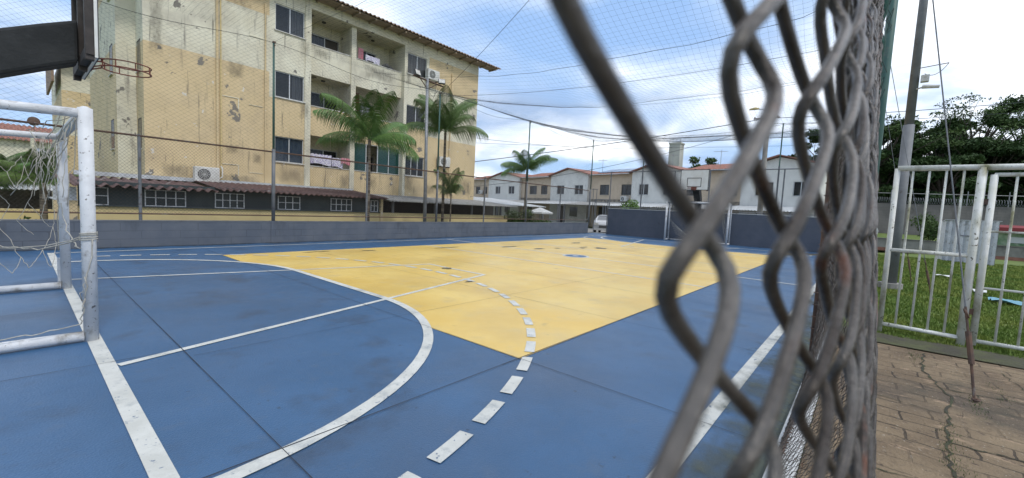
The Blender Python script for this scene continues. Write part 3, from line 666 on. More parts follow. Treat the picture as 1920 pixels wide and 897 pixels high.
def window(par, x0, x1, z0, z1, y, fm='alu', pane='glass', nm=1, curtain=None, sill=True, bars=0, open_=None, t=.035, rail=None):
    b = MB(); yf = y+.05
    b.box(x0,x1,yf,yf+.05,z0,z0+t); b.box(x0,x1,yf,yf+.05,z1-t,z1); b.box(x0,x0+t,yf+.002,yf+.048,z0+t,z1-t); b.box(x1-t,x1,yf+.002,yf+.048,z0+t,z1-t)
    for k in range(nm):
        xm = x0+(x1-x0)*(k+1)/(nm+1); b.box(xm-t*.55,xm+t*.55,yf+.004,yf+.046,z0+t,z1-t)
    for k in range(bars):
        zm = z0+(z1-z0)*(k+1)/(bars+1); b.box(x0+t,x1-t,yf+.01,yf+.03,zm-.012,zm+.012)
    if rail: zm = z0+(z1-z0)*rail; b.box(x0+t,x1-t,yf+.008,yf+.042,zm-.02,zm+.02)
    fr = b.build('window', fm, par, world=False)
    b = MB()
    a0, a1 = x0+t, x1-t
    if open_ == 'R': a1 = (x0+x1)/2
    if open_ == 'L': a0 = (x0+x1)/2
    b.box(a0,a1,yf+.018,yf+.024,z0+t,z1-t); b.build('pane', pane, fr, world=False)
    if curtain:
        b = MB(); c0, c1, cm = curtain; n = 24
        b.grid(lambda u, v: (x0+(x1-x0)*(c0+(c1-c0)*u), y+.125+.018*math.sin(u*40), z0+.03+(z1-z0-.06)*v), n, 1); b.build('curtain', cm, fr, world=False)
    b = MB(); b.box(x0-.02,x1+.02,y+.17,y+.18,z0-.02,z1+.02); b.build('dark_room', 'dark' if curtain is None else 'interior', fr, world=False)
    if sill:
        b = MB(); b.box(x0-.05,x1+.05,y-.05,y+.048,z0-.035,z0-.002); b.build('sill', 'sill', fr, world=False)
    return fr
def corrug(mb, x0, x1, ya, za, yb, zb, amp=.025, wl=.17, th=.012, jag=0, rng_=None, nseg=1):
    """sheet with ridges running from (ya,za) down to (yb,zb)"""
    n = int((x1-x0)/wl*6); tops = []
    for k in range(n+1):
        x = x0+(x1-x0)*k/n; o = amp*math.sin(2*math.pi*x/wl)
        j = (rng_.uniform(-jag,jag) if rng_ else 0)
        for y, z in ((ya,za),(yb+j,zb)):
            tops.append((x,y,z+o)); tops.append((x,y,z+o-th))
    vs = tops; fs = []
    for k in range(n):
        a = 4*k; c = 4*(k+1); fs += [(a,c,c+2,a+2),(a+1,a+3,c+3,c+1),(a+2,c+2,c+3,a+3),(a,a+1,c+1,c)]
    mb.add(vs, fs)

# ================================================================ APARTMENT BLOCK
AX0, AX1, AY, AH = -8.5, 7.15, 12.0, 9.93
ap = thing('apartment_block', 'four storey cream and tan apartment block with peeling paint and recessed balconies', 'building', (0, AY, -.9))
ap.matrix_basis = Matrix.Translation((0, AY, 0)); ap.location = (0, AY, 0)
def zone(x, z):       # 0 cream 1 tan
    if x < -4.62: return 1 if (z < 6.42 or z > 8.6) else 0
    if x < -3.22: return 1 if (z < 5.44) else 0
    if x < -2.97: return 0
    if x < 1.9: return 1 if z < 5.5 else 0
    if x < 2.05: return 0 if z > 1 else 1
    if x < 3.4: return 1 if z < 5.42 else 0
    return 1 if (z < 5.1 or 7.75 < z < 9.35) else 0
sills = (2.86, 5.5, 8.15)
wl = [(-4.4,-3.24,z,z+1.05) for z in sills]; wr = [(2.0,3.24,z,z+1.05) for z in sills]
b = MB()
cutx = (-4.62,-3.22,3.4,1.9,2.05); cutz = (6.42,8.6,5.44,5.5,5.42,5.1,7.75,9.35)
facade(b, AX0, -2.97, -.9, AH, 0, .16, wl, zone, cutx, cutz)
facade(b, 1.82, AX1, -.9, AH, 0, .16, wr, zone, cutx, cutz)
b.k = 0
# returns into the balcony recess
for x in (-2.97, 1.82): b.quad((x,0,-.9),(x,1.9,-.9),(x,1.9,AH),(x,0,AH))
b.quad((-2.97,0,9.72),(1.82,0,9.72),(1.82,0,AH),(-2.97,0,AH))
b.build('front_wall', ['cream','tan'], ap, world=False)
# side walls with the two jogs, facing left
b = MB()
def sidezone(z): return 1 if z < 6.42 else (0 if z < 8.6 else 1)
def vwall(xa, ya, xb, yb, mf=None, holes=()):
    zs = [-.9, 1.5, 6.42, 8.6, AH]
    for a, c in zip(zs, zs[1:]):
        b.k = (mf or sidezone)((a+c)/2); b.quad((xa,ya,a),(xb,yb,a),(xb,yb,c),(xa,ya,c))
vwall(AX0, 1.3, AX0, 0); vwall(-9.02, 1.3, AX0, 1.3, lambda z: 0); vwall(-9.02, 3.1, -9.02, 1.3); vwall(AX1, 0, AX1, 9)
vwall(AX1, 9, -9.02, 9); vwall(-9.02, 9, -9.02, 3.1)
b.build('side_wall', ['cream','tan'], ap, world=False)
# narrow windows of the side wall: built in a rotated frame
def sidewin(x, y0, y1, z0, z1):
    b = MB(); b.box(x-.012,x+.03,y0,y1,z0,z0+.03); b.box(x-.012,x+.03,y0,y1,z1-.03,z1); b.box(x-.012,x+.03,y0,y0+.03,z0+.03,z1-.03); b.box(x-.012,x+.03,y1-.03,y1,z0+.03,z1-.03); b.box(x-.01,x+.03,(y0+y1)/2-.015,(y0+y1)/2+.015,z0+.03,z1-.03)
    fr = b.build('window', 'darkframe', ap, world=False)
    box1(x-.006,x+.02,y0+.03,y1-.03,z0+.03,z1-.03).build('pane', 'glass', fr, world=False)
    box1(x-.06,x+.02,y0-.03,y1+.03,z0-.04,z0-.002).build('sill', 'sill', fr, world=False)
for z in sills: sidewin(AX0, .45, 1.0, z, z+1.05); sidewin(-9.02, 2.0, 2.65, z, z+1.05)
# windows of the front
for i, (x0,x1,z0,z1) in enumerate(wl):
    window(ap, x0,x1,z0,z1, 0, nm=1, curtain=((0,1,'bluecurtain') if i == 0 else ((.45,1,'curtain') if i == 2 else (.6,.95,'curtain'))))
for i, (x0,x1,z0,z1) in enumerate(wr):
    window(ap, x0,x1,z0,z1, 0, nm=(2 if i == 0 else 1), curtain=((0,.9,'curtain') if i == 2 else None))
# balconies: parapets, central pillar, slabs, inner wall
b = MB()
for i, z in enumerate(sills):
    lo = z-1.3 if i else -.9
    b.k = 1 if i < 2 else 0
    b.box(-2.968, 1.818, .26, .38, lo, z-.03)
    if i == 1: pass
b.build('balcony_parapet', ['cream','tan'], ap, world=False)
for z in sills: box1(-2.966, 1.816, .235, .40, z-.028, z+.005).build('parapet_cap', 'sill', ap, world=False)
b = MB(); b.box(-1.0, -.76, .20, .42, -.9, 9.72); b.build('pillar', 'cream', ap, world=False)
b = MB(); b.box(-.93, -.83, .42, 1.45, 1.2, 9.72); b.build('partition', 'cream', ap, world=False)
for z in (1.62, 4.22, 6.87): box1(-2.966, 1.816, .381, 1.5, z, z+.12).build('balcony_slab', 'cream', ap, world=False)
box1(-2.966, 1.816, 0.01, 1.5, 9.50, 9.72).build('balcony_ceiling', 'cream', ap, world=False)
b = MB(); io = []
for z in sills: io += [(-2.35,-.98,z-.28+ (0.0),z+.93), (.02,1.0,z-.9,z+.93)]
io = [(-2.35,-.98,z-.15,z+.90) for z in sills]+[(.02,1.05,z-1.0,z+.90) for z in sills]
facade(b, -2.966, 1.816, 1.5, 9.72, 1.45, .12, io, lambda x, z: 0); b.build('inner_wall', ['cream'], ap, world=False)
for i, z in enumerate(sills):
    window(ap, -2.35,-.98,z-.15,z+.90, 1.45, nm=1, curtain=((.0,.5,'curtain') if i == 2 else None), open_=('R' if i == 2 else None), sill=False)
    window(ap, .02,1.05,z-1.0,z+.90, 1.45, nm=1, open_='R', sill=False)
# teal glazing closing the right bay of the lowest balcony
b = MB()
for k in range(5): x = -.75+k*.64; b.box(x-.02,x+.02,.27,.31,2.87,4.2)
b.box(-.75,1.81,.272,.308,4.17,4.21); fr = b.build('balcony_glazing', 'alu', ap, world=False)
for a_ in ((-.73,-.13),(.55,1.15),(1.19,1.79)): box1(a_[0],a_[1],.285,.295,2.88,4.17).build('pane', 'tealglass', fr, world=False)
# lamp roses on balcony ceilings
for z in (9.5, 6.87):
    for x in (-2.0, .5):
        b = MB(); b.tube([(x,.9,z-.001),(x,.9,z-.05)], .09, 12); b.build('ceiling_lamp', 'darkframe', ap, world=False)
# roof: pitched corrugated clay coloured sheets with overhanging eave
b = MB(); corrug(b, -9.9, 8.4, 4.5, 11.5, -.72, 9.98, .035, .22, .03); b.build('roof', 'eave', ap, world=False)
b = MB(); b.add([(-9.9,4.5,11.5),(8.4,4.5,11.5),(8.4,9.7,9.98),(-9.9,9.7,9.98),(-9.9,4.5,11.45),(8.4,4.5,11.45),(8.4,9.7,9.93),(-9.9,9.7,9.93)], [(0,1,2,3),(7,6,5,4),(1,0,4,5),(2,1,5,6),(3,2,6,7),(0,3,7,4)]); b.build('roof_rear', 'eave', ap, world=False)
b = MB(); b.box(-9.6, 8.2, -.62, 0.0, 9.90, 9.925)
for k in range(22): x = -9.4+k*.83; b.box(x-.035,x+.035,-.66,-.02,9.82,9.898)
b.build('soffit', 'soffit', ap, world=False)
b = MB()
for xg in (AX0+.001, AX1-.001): b.add([(xg,0,AH),(xg,9,AH),(xg,4.5,11.35)], [(0,1,2)])
b.build('gable', 'cream', ap, world=False)
# pipes, conduits, vents
for x, z0, z1, m_, r in ((-6.41,.9,9.9,'tan',.045),(-6.30,.9,9.9,'lowyellow',.025),(-4.78,.9,9.0,'tan',.03),(5.0,1.2,8.9,'tan',.03)):
    tube1([(x,-.05,z0),(x,-.05,z1)], r).build('pipe', m_, ap, world=False)
for x, z in ((-6.25,5.1),(-6.25,2.55)):
    b = MB(); b.box(x,x+.55,-.02,-.001,z,z+.025); b.box(x+.52,x+.55,-.018,-.001,z-.4,z-.001); b.build('wall_duct_cover', 'cream', ap, world=False)
for x, z in ((-5.35,2.3),(-5.35,4.95),(-5.35,7.6)): box1(x,x+.5,-.02,-.001,z,z+.02).build('wall_duct_cover', 'cream', ap, world=False)
b = MB(); b.box(-3.215,-2.972,-.035,-.001,-.9,9.85); b.build('pilaster', 'cream', ap, world=False)
b = MB(); b.box(1.825,1.995,-.035,-.001,-.9,5.4); b.build('pilaster', 'cream', ap, world=False)

# mould and rain stains (ragged alpha from noise, each its own patch)
def mould_mat():
    m = mat('mould_stain', (.13,.12,.10), rough=.95); nn, ll = m.node_tree.nodes, m.node_tree.links; b = nn['Principled BSDF']
    tc = nn.new('ShaderNodeTexCoord'); g = nn.new('ShaderNodeNewGeometry'); sp_ = nn.new('ShaderNodeSeparateXYZ'); ll.new(tc.outputs['Generated'], sp_.inputs[0])
    def mt(op, a, c):
        n = nn.new('ShaderNodeMath'); n.operation = op
        for i, v in enumerate((a, c)):
            if isinstance(v, (int, float)): n.inputs[i].default_value = v
            else: ll.new(v, n.inputs[i])
        return n.outputs[0]
    ex = mt('ABSOLUTE', mt('SUBTRACT', sp_.outputs[0], .5), 0); ez = mt('ABSOLUTE', mt('SUBTRACT', sp_.outputs[2], .5), 0)
    edge = mt('MAXIMUM', mt('MULTIPLY', ex, 2.0), mt('MULTIPLY', ez, 2.0)); edge = mt('MULTIPLY', mt('MULTIPLY', edge, edge), .40)
    mp = nn.new('ShaderNodeMapping'); ll.new(g.outputs['Position'], mp.inputs[0]); mp.inputs['Scale'].default_value = (3.4,3.4,1.5)
    n1 = nn.new('ShaderNodeTexNoise'); n1.inputs['Scale'].default_value = 2.3; n1.inputs['Detail'].default_value = 13; n1.inputs['Roughness'].default_value = .78; ll.new(mp.outputs[0], n1.inputs[0])
    r2 = nn.new('ShaderNodeMapRange'); ll.new(mt('SUBTRACT', n1.outputs[0], edge), r2.inputs[0]); r2.inputs[1].default_value = .27; r2.inputs[2].default_value = .62; r2.inputs[4].default_value = .45
    ll.new(r2.outputs[0], b.inputs['Alpha']); M['mould'] = m
mould_mat()
for x0, x1, z0, z1, y in ((-8.3,-7.0,1.8,2.5,-.006),(-6.9,-4.7,1.8,2.25,-.006),(-4.5,-2.98,1.8,2.85,-.040),(-3.5,-2.98,4.7,5.6,-.040),(-3.5,-2.98,7.3,8.2,-.040),(-6.2,-5.4,5.7,6.6,-.006),(-5.3,-4.8,2.6,3.2,-.006),
                         (-6.25,-5.6,2.9,3.4,-.006),(-2.9,-1.8,7.5,8.1,.252),(-.6,1.6,7.3,8.1,.252),(-2.7,-1.2,4.9,5.45,.252),(-1.6,-.9,1.7,2.8,.19),(-.2,.6,1.8,2.8,.252),(1.83,2.6,1.8,3.6,-.040),(1.83,2.3,7.4,8.6,-.040),(3.2,4.2,1.8,2.6,-.006),(5.8,7.1,1.8,3.2,-.006),(6.3,7.1,5.0,7.4,-.006),(-8.4,-7.9,5.5,8.9,-.006),(-6.9,-5.0,8.3,9.6,-.006),(-2.6,1.5,5.9,6.85,.252)):
    b = MB(); b.quad((x0,y,z0),(x1,y,z0),(x1,y,z1),(x0,y,z1)); b.build('mould_stain', 'mould', ap, world=False)

# ---- air conditioner (one made, copied)
def make_ac(loc, rz, label):
    t = thing('air_conditioner', label, 'air conditioner', loc, rz, group='outdoor air conditioning units')
    b = MB(); b.box(-.38,.38,-.15,.13,0,.54); b.build('casing', 'acwhite', t, world=False, bevel=.02)
    b = MB(); 
    for rr in (.05,.10,.15,.20): b.tube([(-.10+rr*math.cos(a),-.158,.27+rr*math.sin(a)) for a in np.linspace(0,6.29,22)], .006, 4, False)
    for k in range(6): a = math.pi*k/6; b.tube([(-.10+.2*math.cos(a),-.16,.27+.2*math.sin(a)),(-.10-.2*math.cos(a),-.16,.27-.2*math.sin(a))], .004, 4)
    b.build('fan_guard', 'acwhite', t, world=False)
    b = MB(); b.tube([(-.10,-.1515,.27),(-.10,-.153,.27)], .205, 28); b.build('fan_opening', 'acdark', t, world=False)
    b = MB(); [b.box(x-.02,x+.02,-.2,.16,-.05,-.001) for x in (-.3,.3)]; b.build('bracket', 'rust', t, world=False)
    b = MB(); b.tube([(.40,0,.15),(.50,0,.22),(.52,.05,.55),(.50,.14,.62)], .022, 6); b.build('hose', 'acwhite', t, world=False)
    return t
ac = make_ac((-6.84, 11.68, 1.82), 0, 'white outdoor air conditioner sitting just above the corrugated roof on the tan wall')
for loc, rz, l in (((3.45,11.8,8.1),0,'white air conditioner high on the block beside the top right window'),
                   ((3.66,11.8,5.62),0,'white air conditioner beside the middle right window behind the light pole'),
                   ((4.45,11.8,3.55),0,'small air conditioner low on the tan wall behind the right palm'),
                   ((-8.15,26.8,2.0),0,'white air conditioner low on the rear wing left of the main block'),
                   ((-8.05,26.8,4.75),0,'dark stained air conditioner higher on the rear wing under a soot mark')):
    copytree(ac, loc, rz, l)

# ---- rear wing behind, to the left
rw = thing('rear_apartment_wing', 'rear wing of the apartments with cream and tan bands behind the goal', 'building', (-5, 27, 0))
b = MB()
def z2(x, z): return 1 if (5.6 < z < 6.62 or z < 4.2) else 0
facade(b, -9.62, -1, -.9, 8.25, 27, .2, [], z2, (-8.1,), (4.2,5.6,6.62)); b.k = 0
for a, c, kk in ((-.9,4.2,1),(4.2,5.6,0),(5.6,6.62,1),(6.62,8.25,0)):
    b.k = kk; b.quad((-9.62,36,a),(-9.62,27,a),(-9.62,27,c),(-9.62,36,c))
b.build('wall', ['cream','tan'], rw)
b = MB(); corrug(b, -10.0, -1, 31, 9.6, 26.4, 8.30, .04, .25, .05); b.build('roof', 'eave', rw)
b = MB(); b.box(-10.0,-9.9,26.4,32,6.9,8.3); b.build('barge_board', 'eave', rw)
b = MB(); b.tube([(-8.0,26.93,.5),(-8.0,26.93,8.1)], .05); b.tube([(-7.0,26.93,.5),(-7.0,26.93,8.1)], .04); b.build('pipe', 'cream', rw)
b = MB(); b.quad((-8.65,26.985,4.6),(-7.75,26.985,4.6),(-7.85,26.985,5.35),(-8.75,26.985,5.25)); b.build('soot_mark', 'grimy', rw)
# ---- distant block further left
fb = thing('distant_apartment_block', 'distant cream block with red tiled roof seen through the goal net', 'building', (-13, 45, 0))
b = MB(); facade(b, -24, -8.6, -.9, 4.9, 45, .2, [(-10.2,-9.35,3.5,4.35),(-9.1,-8.75,3.5,4.35),(-14,-13,3.3,4.3),(-14,-13,.6,1.7)], lambda x, z: 0)
b.quad((-8.6,45,-.9),(-8.6,53,-.9),(-8.6,53,4.9),(-8.6,45,4.9)); b.build('wall', ['cream'], fb)
b = MB(); corrug(b, -24.3, -8.3, 49, 6.4, 44.6, 4.9, .05, .3, .06); b.build('roof', 'tile', fb)
for a in ((-10.2,-9.35,3.5,4.35),(-9.1,-8.75,3.5,4.35),(-14,-13,3.3,4.3),(-14,-13,.6,1.7)):
    b = MB(); b.box(a[0],a[1],45.1,45.14,a[2],a[3]); fr = b.build('window', 'glass', fb)
    b = MB(); b.box((a[0]+a[1])/2-.03,(a[0]+a[1])/2+.03,45.06,45.098,a[2],a[3]); b.build('mullion', 'alu', fr)
# tiled lean-to and satellite dish seen over it
b = MB(); corrug(b, -10.6,-9.3, 40.5,5.35,38,5.05,.05,.3,.08); 
sh = thing('tiled_canopy', 'small worn tiled canopy with satellite dish above the goal crossbar', 'canopy', (-9.9,39,-.9))
b.build('roof', 'eave', sh)
b = MB(); [b.tube([(x,y,-.9),(x,y,5.1)], .08) for x in (-10.5,-9.4) for y in (38.1,40.4)]; b.build('post', 'cream', sh)
b = MB(); b.grid(lambda u, v: (-10.4+.32*math.cos(6.283*u)*v, 39+.1*v*v, 5.75+.32*math.sin(6.283*u)*v+.15*v), 20, 4); b.tube([(-10.4,39.1,5.2),(-10.4,39.05,5.75)], .02); b.build('dish', 'rust', sh)
# low yellow garden wall on left lawn
t = tag(box1(-16, -9.9, 22, 22.2, -.95, .30).build('garden_wall', 'lowyellow'), 'low pale yellow garden wall across the lawn at far left', 'wall')
t = thing('garden_shed', 'small open shed with sloping sheet roof in front of distant block', 'shed', (-11.4, 30, -.9))
b = MB(); corrug(b, -13.5,-9.6,32.5,1.7,28.5,1.15,.03,.2,.04); b.build('roof', 'zinc', t)
b = MB(); [b.box(x-.08,x+.08,y-.08,y+.08,-.9,1.3) for x in (-13.3,-9.8) for y in (28.8,32.3)]; b.build('post', 'cream', t)
b = MB(); b.box(-13.2,-9.9,32.2,32.3,-.9,1.2); b.build('back_wall', 'interior', t)

# ================================================================ CARPORT ROW UNDER THE BLOCK
cp = thing('carport_row', 'long low carport with corrugated roof and white barred openings below the apartments', 'carport', (-4, 9.2, -.9))
b = MB(); b.box(-10.3, -1.2, 9.2, 9.35, -.9, .92); b.build('base_wall', 'lowyellow', cp)
b = MB(); b.box(-10.3, -1.2, 9.14, 9.38, .922, .95); b.build('ledge', 'lowgreen', cp)
b = MB(); b.box(-10.3, -1.2, 9.26, 9.30, .952, 1.62); b.build('panel', 'lowgreen', cp)
for x0, x1 in ((-10.25,-9.72),(-8.93,-7.98),(-7.2,-6.38),(-5.3,-4.55),(-3.36,-2.5),(-1.62,-1.3)):
    b = MB(); nb = max(2, int((x1-x0)/.2))
    for k in range(nb+1): x = x0+(x1-x0)*k/nb; b.box(x-.013,x+.013,9.215,9.24,.955,1.44)
    for z in (.956,1.2,1.42): b.box(x0,x1,9.218,9.237,z,z+.022)
    b.build('window_bars', 'whitepaint', cp)
b = MB(); rnd = random.Random(2)
corrug(b, -10.6, -7.2, 11.98, 1.78, 8.82, 1.50, .045, .24, .02, .05, rnd); corrug(b, -7.2, -1.05, 11.98, 1.86, 8.78, 1.55, .035, .19, .02, .03, rnd); b.build('roof', 'rustroof', cp)
b = MB(); b.box(-10.2,-1.1,11.7,11.97,1.80,1.93); b.build('roof_flashing', 'zinc', cp)
box1(-1.2,-1.08,9.15,9.4,-.9,1.6).build('end_pier', 'tan', cp); box1(-10.75,-10.32,9.18,9.38,-.9,1.05).build('end_pier', 'tan', cp)
b = MB(); b.box(-10.75,-10.3,9.2,12,1.06,1.08); b.box(-10.75,-10.32,9.28,9.32,1.08,1.42); b.build('end_ledge', 'zinc', cp)
op = thing('open_carport', 'open carport with wavy grey sheet roof beside the small palm', 'carport', (3, 9.2, -.9))
b = MB(); b.box(-1.05, 7.6, 9.2, 9.35, -.9, .93); b.build('base_wall', 'lowyellow', op)
b = MB(); corrug(b, -1.05, 7.6, 11.96, 1.74, 8.75, 1.46, .028, .18, .012, .02, rnd); b.build('roof', 'greyroof', op)
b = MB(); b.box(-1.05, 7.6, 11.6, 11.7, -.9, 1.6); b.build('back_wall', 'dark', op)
for x in (-.5, 1.9, 4.4, 7.4): box1(x-.05,x+.05,9.25,9.33,.93,1.45).build('post', 'greypost', op)
op2 = thing('wide_carport', 'white sheeted carport roof reaching toward the gabled houses', 'carport', (10, 11, -.9))
b = MB(); corrug(b, 7.7, 12.5, 15.5, 2.05, 10.2, 1.55, .025, .18, .012); b.build('roof', 'zinc', op2)
for x in (7.9, 10.2, 12.3): box1(x-.05,x+.05,10.3,10.4,-.9,1.55).build('post', 'greypost', op2)
b = MB(); b.box(7.7,12.5,15.2,15.3,-.9,1.9); b.build('back_wall', 'interior', op2)

# laundry and balcony bits
def cloth(name, label, cat, x0, x1, z0, z1, y, m_, wav=.03, grp_=None, scal=False, top=None):
    b = MB(); n = 28
    def f(u, v):
        x = x0+(x1-x0)*u; zt = z1+(.03*abs(math.sin(u*18)) if scal else 0); zb_ = z0+.04*math.sin(u*5)
        return (x, y+wav*math.sin(u*22+v*2)*(1-v*.6), zb_+(zt-zb_)*v)
    b.grid(f, n, 6); b.grid(lambda u, v: tuple(np.array(f(u,v))+np.array((0,.008,0))), n, 6)
    return tag(b.build(name, m_, smooth=True), label, cat, grp_)
cloth('bed_sheet', 'long white patterned cloth hung over the lowest balcony parapet', 'cloth', -2.85, -1.9, 2.95, 3.38, 12.2, 'whitecloth', scal=True)
cloth('bed_sheet', 'smaller white cloth beside the pink towel on the lowest balcony', 'cloth', -1.86, -1.35, 2.90, 3.30, 12.2, 'whitecloth', scal=True)
cloth('towel', 'pink towel hanging at the right end of the balcony washing', 'towel', -1.45, -1.02, 3.08, 3.36, 12.14, 'pinkcloth', .05)
cloth('towel', 'dark red cloth hanging in the middle right balcony', 'towel', -.62, -.42, 5.75, 6.6, 12.5, 'redcloth', .04)
cloth('shirt', 'white shirt drying beneath the dark red cloth', 'shirt', -.30, .15, 5.55, 6.05, 12.5, 'whitecloth', .04)
cloth('towel', 'pink and white cloth hanging in the top right balcony', 'towel', -.55, -.30, 8.2, 8.72, 12.4, 'pinkcloth', .04)
cloth('bed_sheet', 'white cloth draped along the top right balcony parapet', 'cloth', -.25, .5, 8.18, 8.45, 12.24, 'whitecloth')
t = thing('bicycle_helmet_pile', 'dark bundle of pots and bags on the top right balcony ledge', 'bundle', (1.0,12.35,8.15))
b = MB()
for x, r in ((.78,.08),(.95,.13),(1.15,.10),(1.32,.06)): b.tube([(x,12.33,8.156),(x,12.33,8.156+r),(x,12.33,8.156+r*1.6)], [r,r*1.05,r*.5], 10)
b.build('pots', 'acdark', t, True)
t.name = 'pot_bundle'

# ================================================================ FLOODLIGHT POLE
fp = thing('floodlight_pole', 'grey pole with wooden crossarm and two square floodlights before the apartments', 'light pole', (-.05, 7.6, -.9))
tube1([(0,7.6,-.9),(-.12,7.6,6.62)], .085, 10, .06).build('pole', 'galv', fp, True)
b = MB(); b.tube([(-.82,7.6,6.58),(.72,7.6,6.50)], .035, 6); b.build('crossarm', 'rust', fp)
b = MB(); b.tube([(-.5,7.6,6.55),(-.1,7.6,6.2)], .02, 6); b.tube([(.38,7.6,6.5),(-.1,7.6,6.2)], .02, 6); b.build('brace', 'rust', fp)
for x, z, tilt, yaw in ((-.66,6.72,.35,.2),(.62,6.68,.5,-.6)):
    rot = Matrix.Translation((x,7.56,z)) @ Matrix.Rotation(yaw,4,'Z') @ Matrix.Rotation(-tilt,4,'X')
    b = MB(); b.box(-.15,.15,-.03,.04,-.12,.12); b.v = [tuple(rot @ Vector(v)) for v in b.v]; h = b.build('floodlight', 'acdark', fp)
    b = MB(); b.box(-.13,.13,-.036,-.031,-.10,.10); b.v = [tuple(rot @ Vector(v)) for v in b.v]; b.build('lens', 'sill', h)
    b = MB(); b.tube([(x-.13,7.6,6.54),(x-.13,7.58,z)], .01, 5); b.tube([(x+.13,7.6,6.54),(x+.13,7.58,z)], .01, 5); b.build('bracket', 'rust', h)
b = MB()
for k in range(3): b.tube(catenary((-.1,7.55,6.4-.1*k),(.5-.1*k,7.5,6.45),.35+.1*k,10), .006, 4)
b.build('loose_wire', 'net', fp)

# ================================================================ PALMS
def palm(x, y, zg, zc, label, nf, L_, seed, mt='palm', tr=.07, lean=(0,0), grp_='palm trees beyond the low wall', droop=1.0, upr=0.0):
    t = thing('palm_tree', label, 'palm tree', (x-lean[0], y-lean[1], zg), group=grp_)
    tube1([(x-lean[0],y-lean[1],zg),(x-lean[0]*.4,y-lean[1]*.4,(zg+zc)/2),(x,y,zc-.15),(x,y,zc+.05)], tr, 10, tr*.75).build('trunk', 'trunk', t, True)
    rd = random.Random(seed); b = MB()
    for k in range(nf):
        az = 2*math.pi*(k+rd.uniform(-.25,.25))/nf+seed; el = R_(rd.choice((80,66,48,30,70,18,58))+rd.uniform(-8,8)+upr); ln = L_*rd.uniform(.85,1.1)
        p = Vector((x,y,zc)); ns = 26; st = ln/ns; pts = []; e = el
        d2 = Vector((math.cos(az), math.sin(az), 0)); side = Vector((-d2.y, d2.x, 0)); tw = rd.uniform(-.3,.3)
        for i in range(ns+1):
            pts.append(p.copy()); dr = d2*math.cos(e)+Vector((0,0,math.sin(e))); p = p+dr*st; e -= (.018+.070*(i/ns)**1.1)*droop*rd.uniform(.9,1.1)
        b.k = 0; b.tube(pts, .018, 5, False, .003)
        for i in range(5, ns*3):
            f = i/(ns*3); q = f*ns; i0 = int(q); P = pts[i0].lerp(pts[min(i0+1,ns)], q-i0); T = (pts[min(i0+1,ns)]-pts[i0]).normalized()
            ll = L_*.33*math.sin(math.pi*min(1,f*.86+.14))**.55*rd.uniform(.8,1.1)
            for s in (-1,1):
                if rd.random() < .04: continue
                nrm = side.cross(T); out_ = (side*s*(.88)+T*.62+Vector((0,0,-.30))+nrm*tw*s).normalized()
                w_ = T*.0105*L_/1.8
                m1 = P+out_*ll*.5+Vector((0,0,-.10*ll)); e1 = P+out_*ll*.86+Vector((0,0,-.62*ll*droop))
                b.add([P-w_*.5,P+w_*.5,m1+w_,m1-w_,e1], [(0,1,2,3),(3,2,4)])
    b.build('crown', mt, t)
    return t
palm(-2.45, 8.05, -.9, 3.75, 'dark green palm nearest the balconies with long arching fronds', 12, 2.35, 11, droop=1.05)
palm(1.55, 8.3, -.9, 4.75, 'lighter green palm at right behind the light pole', 14, 2.3, 5, 'palm2', upr=6)
palm(1.55, 7.75, -.9, 1.9, 'short young palm below the light green one', 10, 1.35, 8, 'palm2', .035, upr=18)
palm(8.0, 8.5, -.9, 3.65, 'lone palm in front of the gabled houses beside a green post', 13, 1.85, 21, 'palm', lean=(.1,0))
palm(-10.7, 17.0, -.9, 1.45, 'bushy low palm behind the goal left of the carport', 13, 1.7, 14, 'palm2', .12, upr=15)
palm(-11.9, 17.5, -.9, 1.2, 'brownish low palm at the far left edge', 13, 1.9, 19, 'palm', .12, upr=10)

# ================================================================ FOLIAGE
def leaves(name, m_, parent, centres, n, size, seed, flat=.6):
    rg = np.random.default_rng(seed); centres = np.array(centres, float)
    w_ = centres[:,3]**2; idx = rg.choice(len(centres), n, p=w_/w_.sum()); c = centres[idx]
    d = rg.normal(size=(n,3)); d /= np.linalg.norm(d,axis=1)[:,None]; rr = rg.random(n)**.42
    P = c[:,:3]+d*(rr*c[:,3])[:,None]*np.array([1,1,flat])
    a = rg.normal(size=(n,3)); a /= np.linalg.norm(a,axis=1)[:,None]; q = rg.normal(size=(n,3)); bb = np.cross(a,q); bb /= np.linalg.norm(bb,axis=1)[:,None]
    s = size*(.6+.8*rg.random(n))[:,None]; v = np.zeros((n*4,3))
    v[0::4] = P-a*s; v[1::4] = P-bb*s*.45; v[2::4] = P+a*s; v[3::4] = P+bb*s*.45
    pp = parent
    while pp is not None: v -= np.array(pp.location); pp = pp.parent
    me = bpy.data.meshes.new(name); me.from_pydata(v.tolist(), [], np.arange(n*4).reshape(-1,4).tolist()); me.materials.append(M[m_]); me.update()
    o = bpy.data.objects.new(name, me); C.objects.link(o)
    if parent is not None: o.parent = parent
    return o
def shrub(x, y, z, r, label, m_='leafm', n=1600, size=.05, h=None):
    t = thing('shrub', label, 'shrub', (x,y,z)); rd = random.Random(int(x*10)); h = h or r
    cs = [(x+rd.uniform(-.6,.6)*r, y+rd.uniform(-.5,.5)*r, z+h*rd.uniform(.4,1.3), r*rd.uniform(.3,.55)) for _ in range(9)]
    b = MB(); [b.tube([(x,y,z),((x+c[0])/2,(y+c[1])/2,z+h*.3),c[:3]], .02, 5, True, .006) for c in cs]; b.build('stem', 'bark', t)
    leaves('foliage', m_, t, cs, n, size, int(abs(x*100))+3, .9); return t
shrub(6.95, 8.0, -.6, .95, 'dense green shrub left of the lone palm trunk behind the low wall', 'leafm', 2600, .06, 1.35)
shrub(8.9, 8.1, -.6, .75, 'lower green shrub right of the lone palm trunk', 'leafm', 2000, .055, .95)
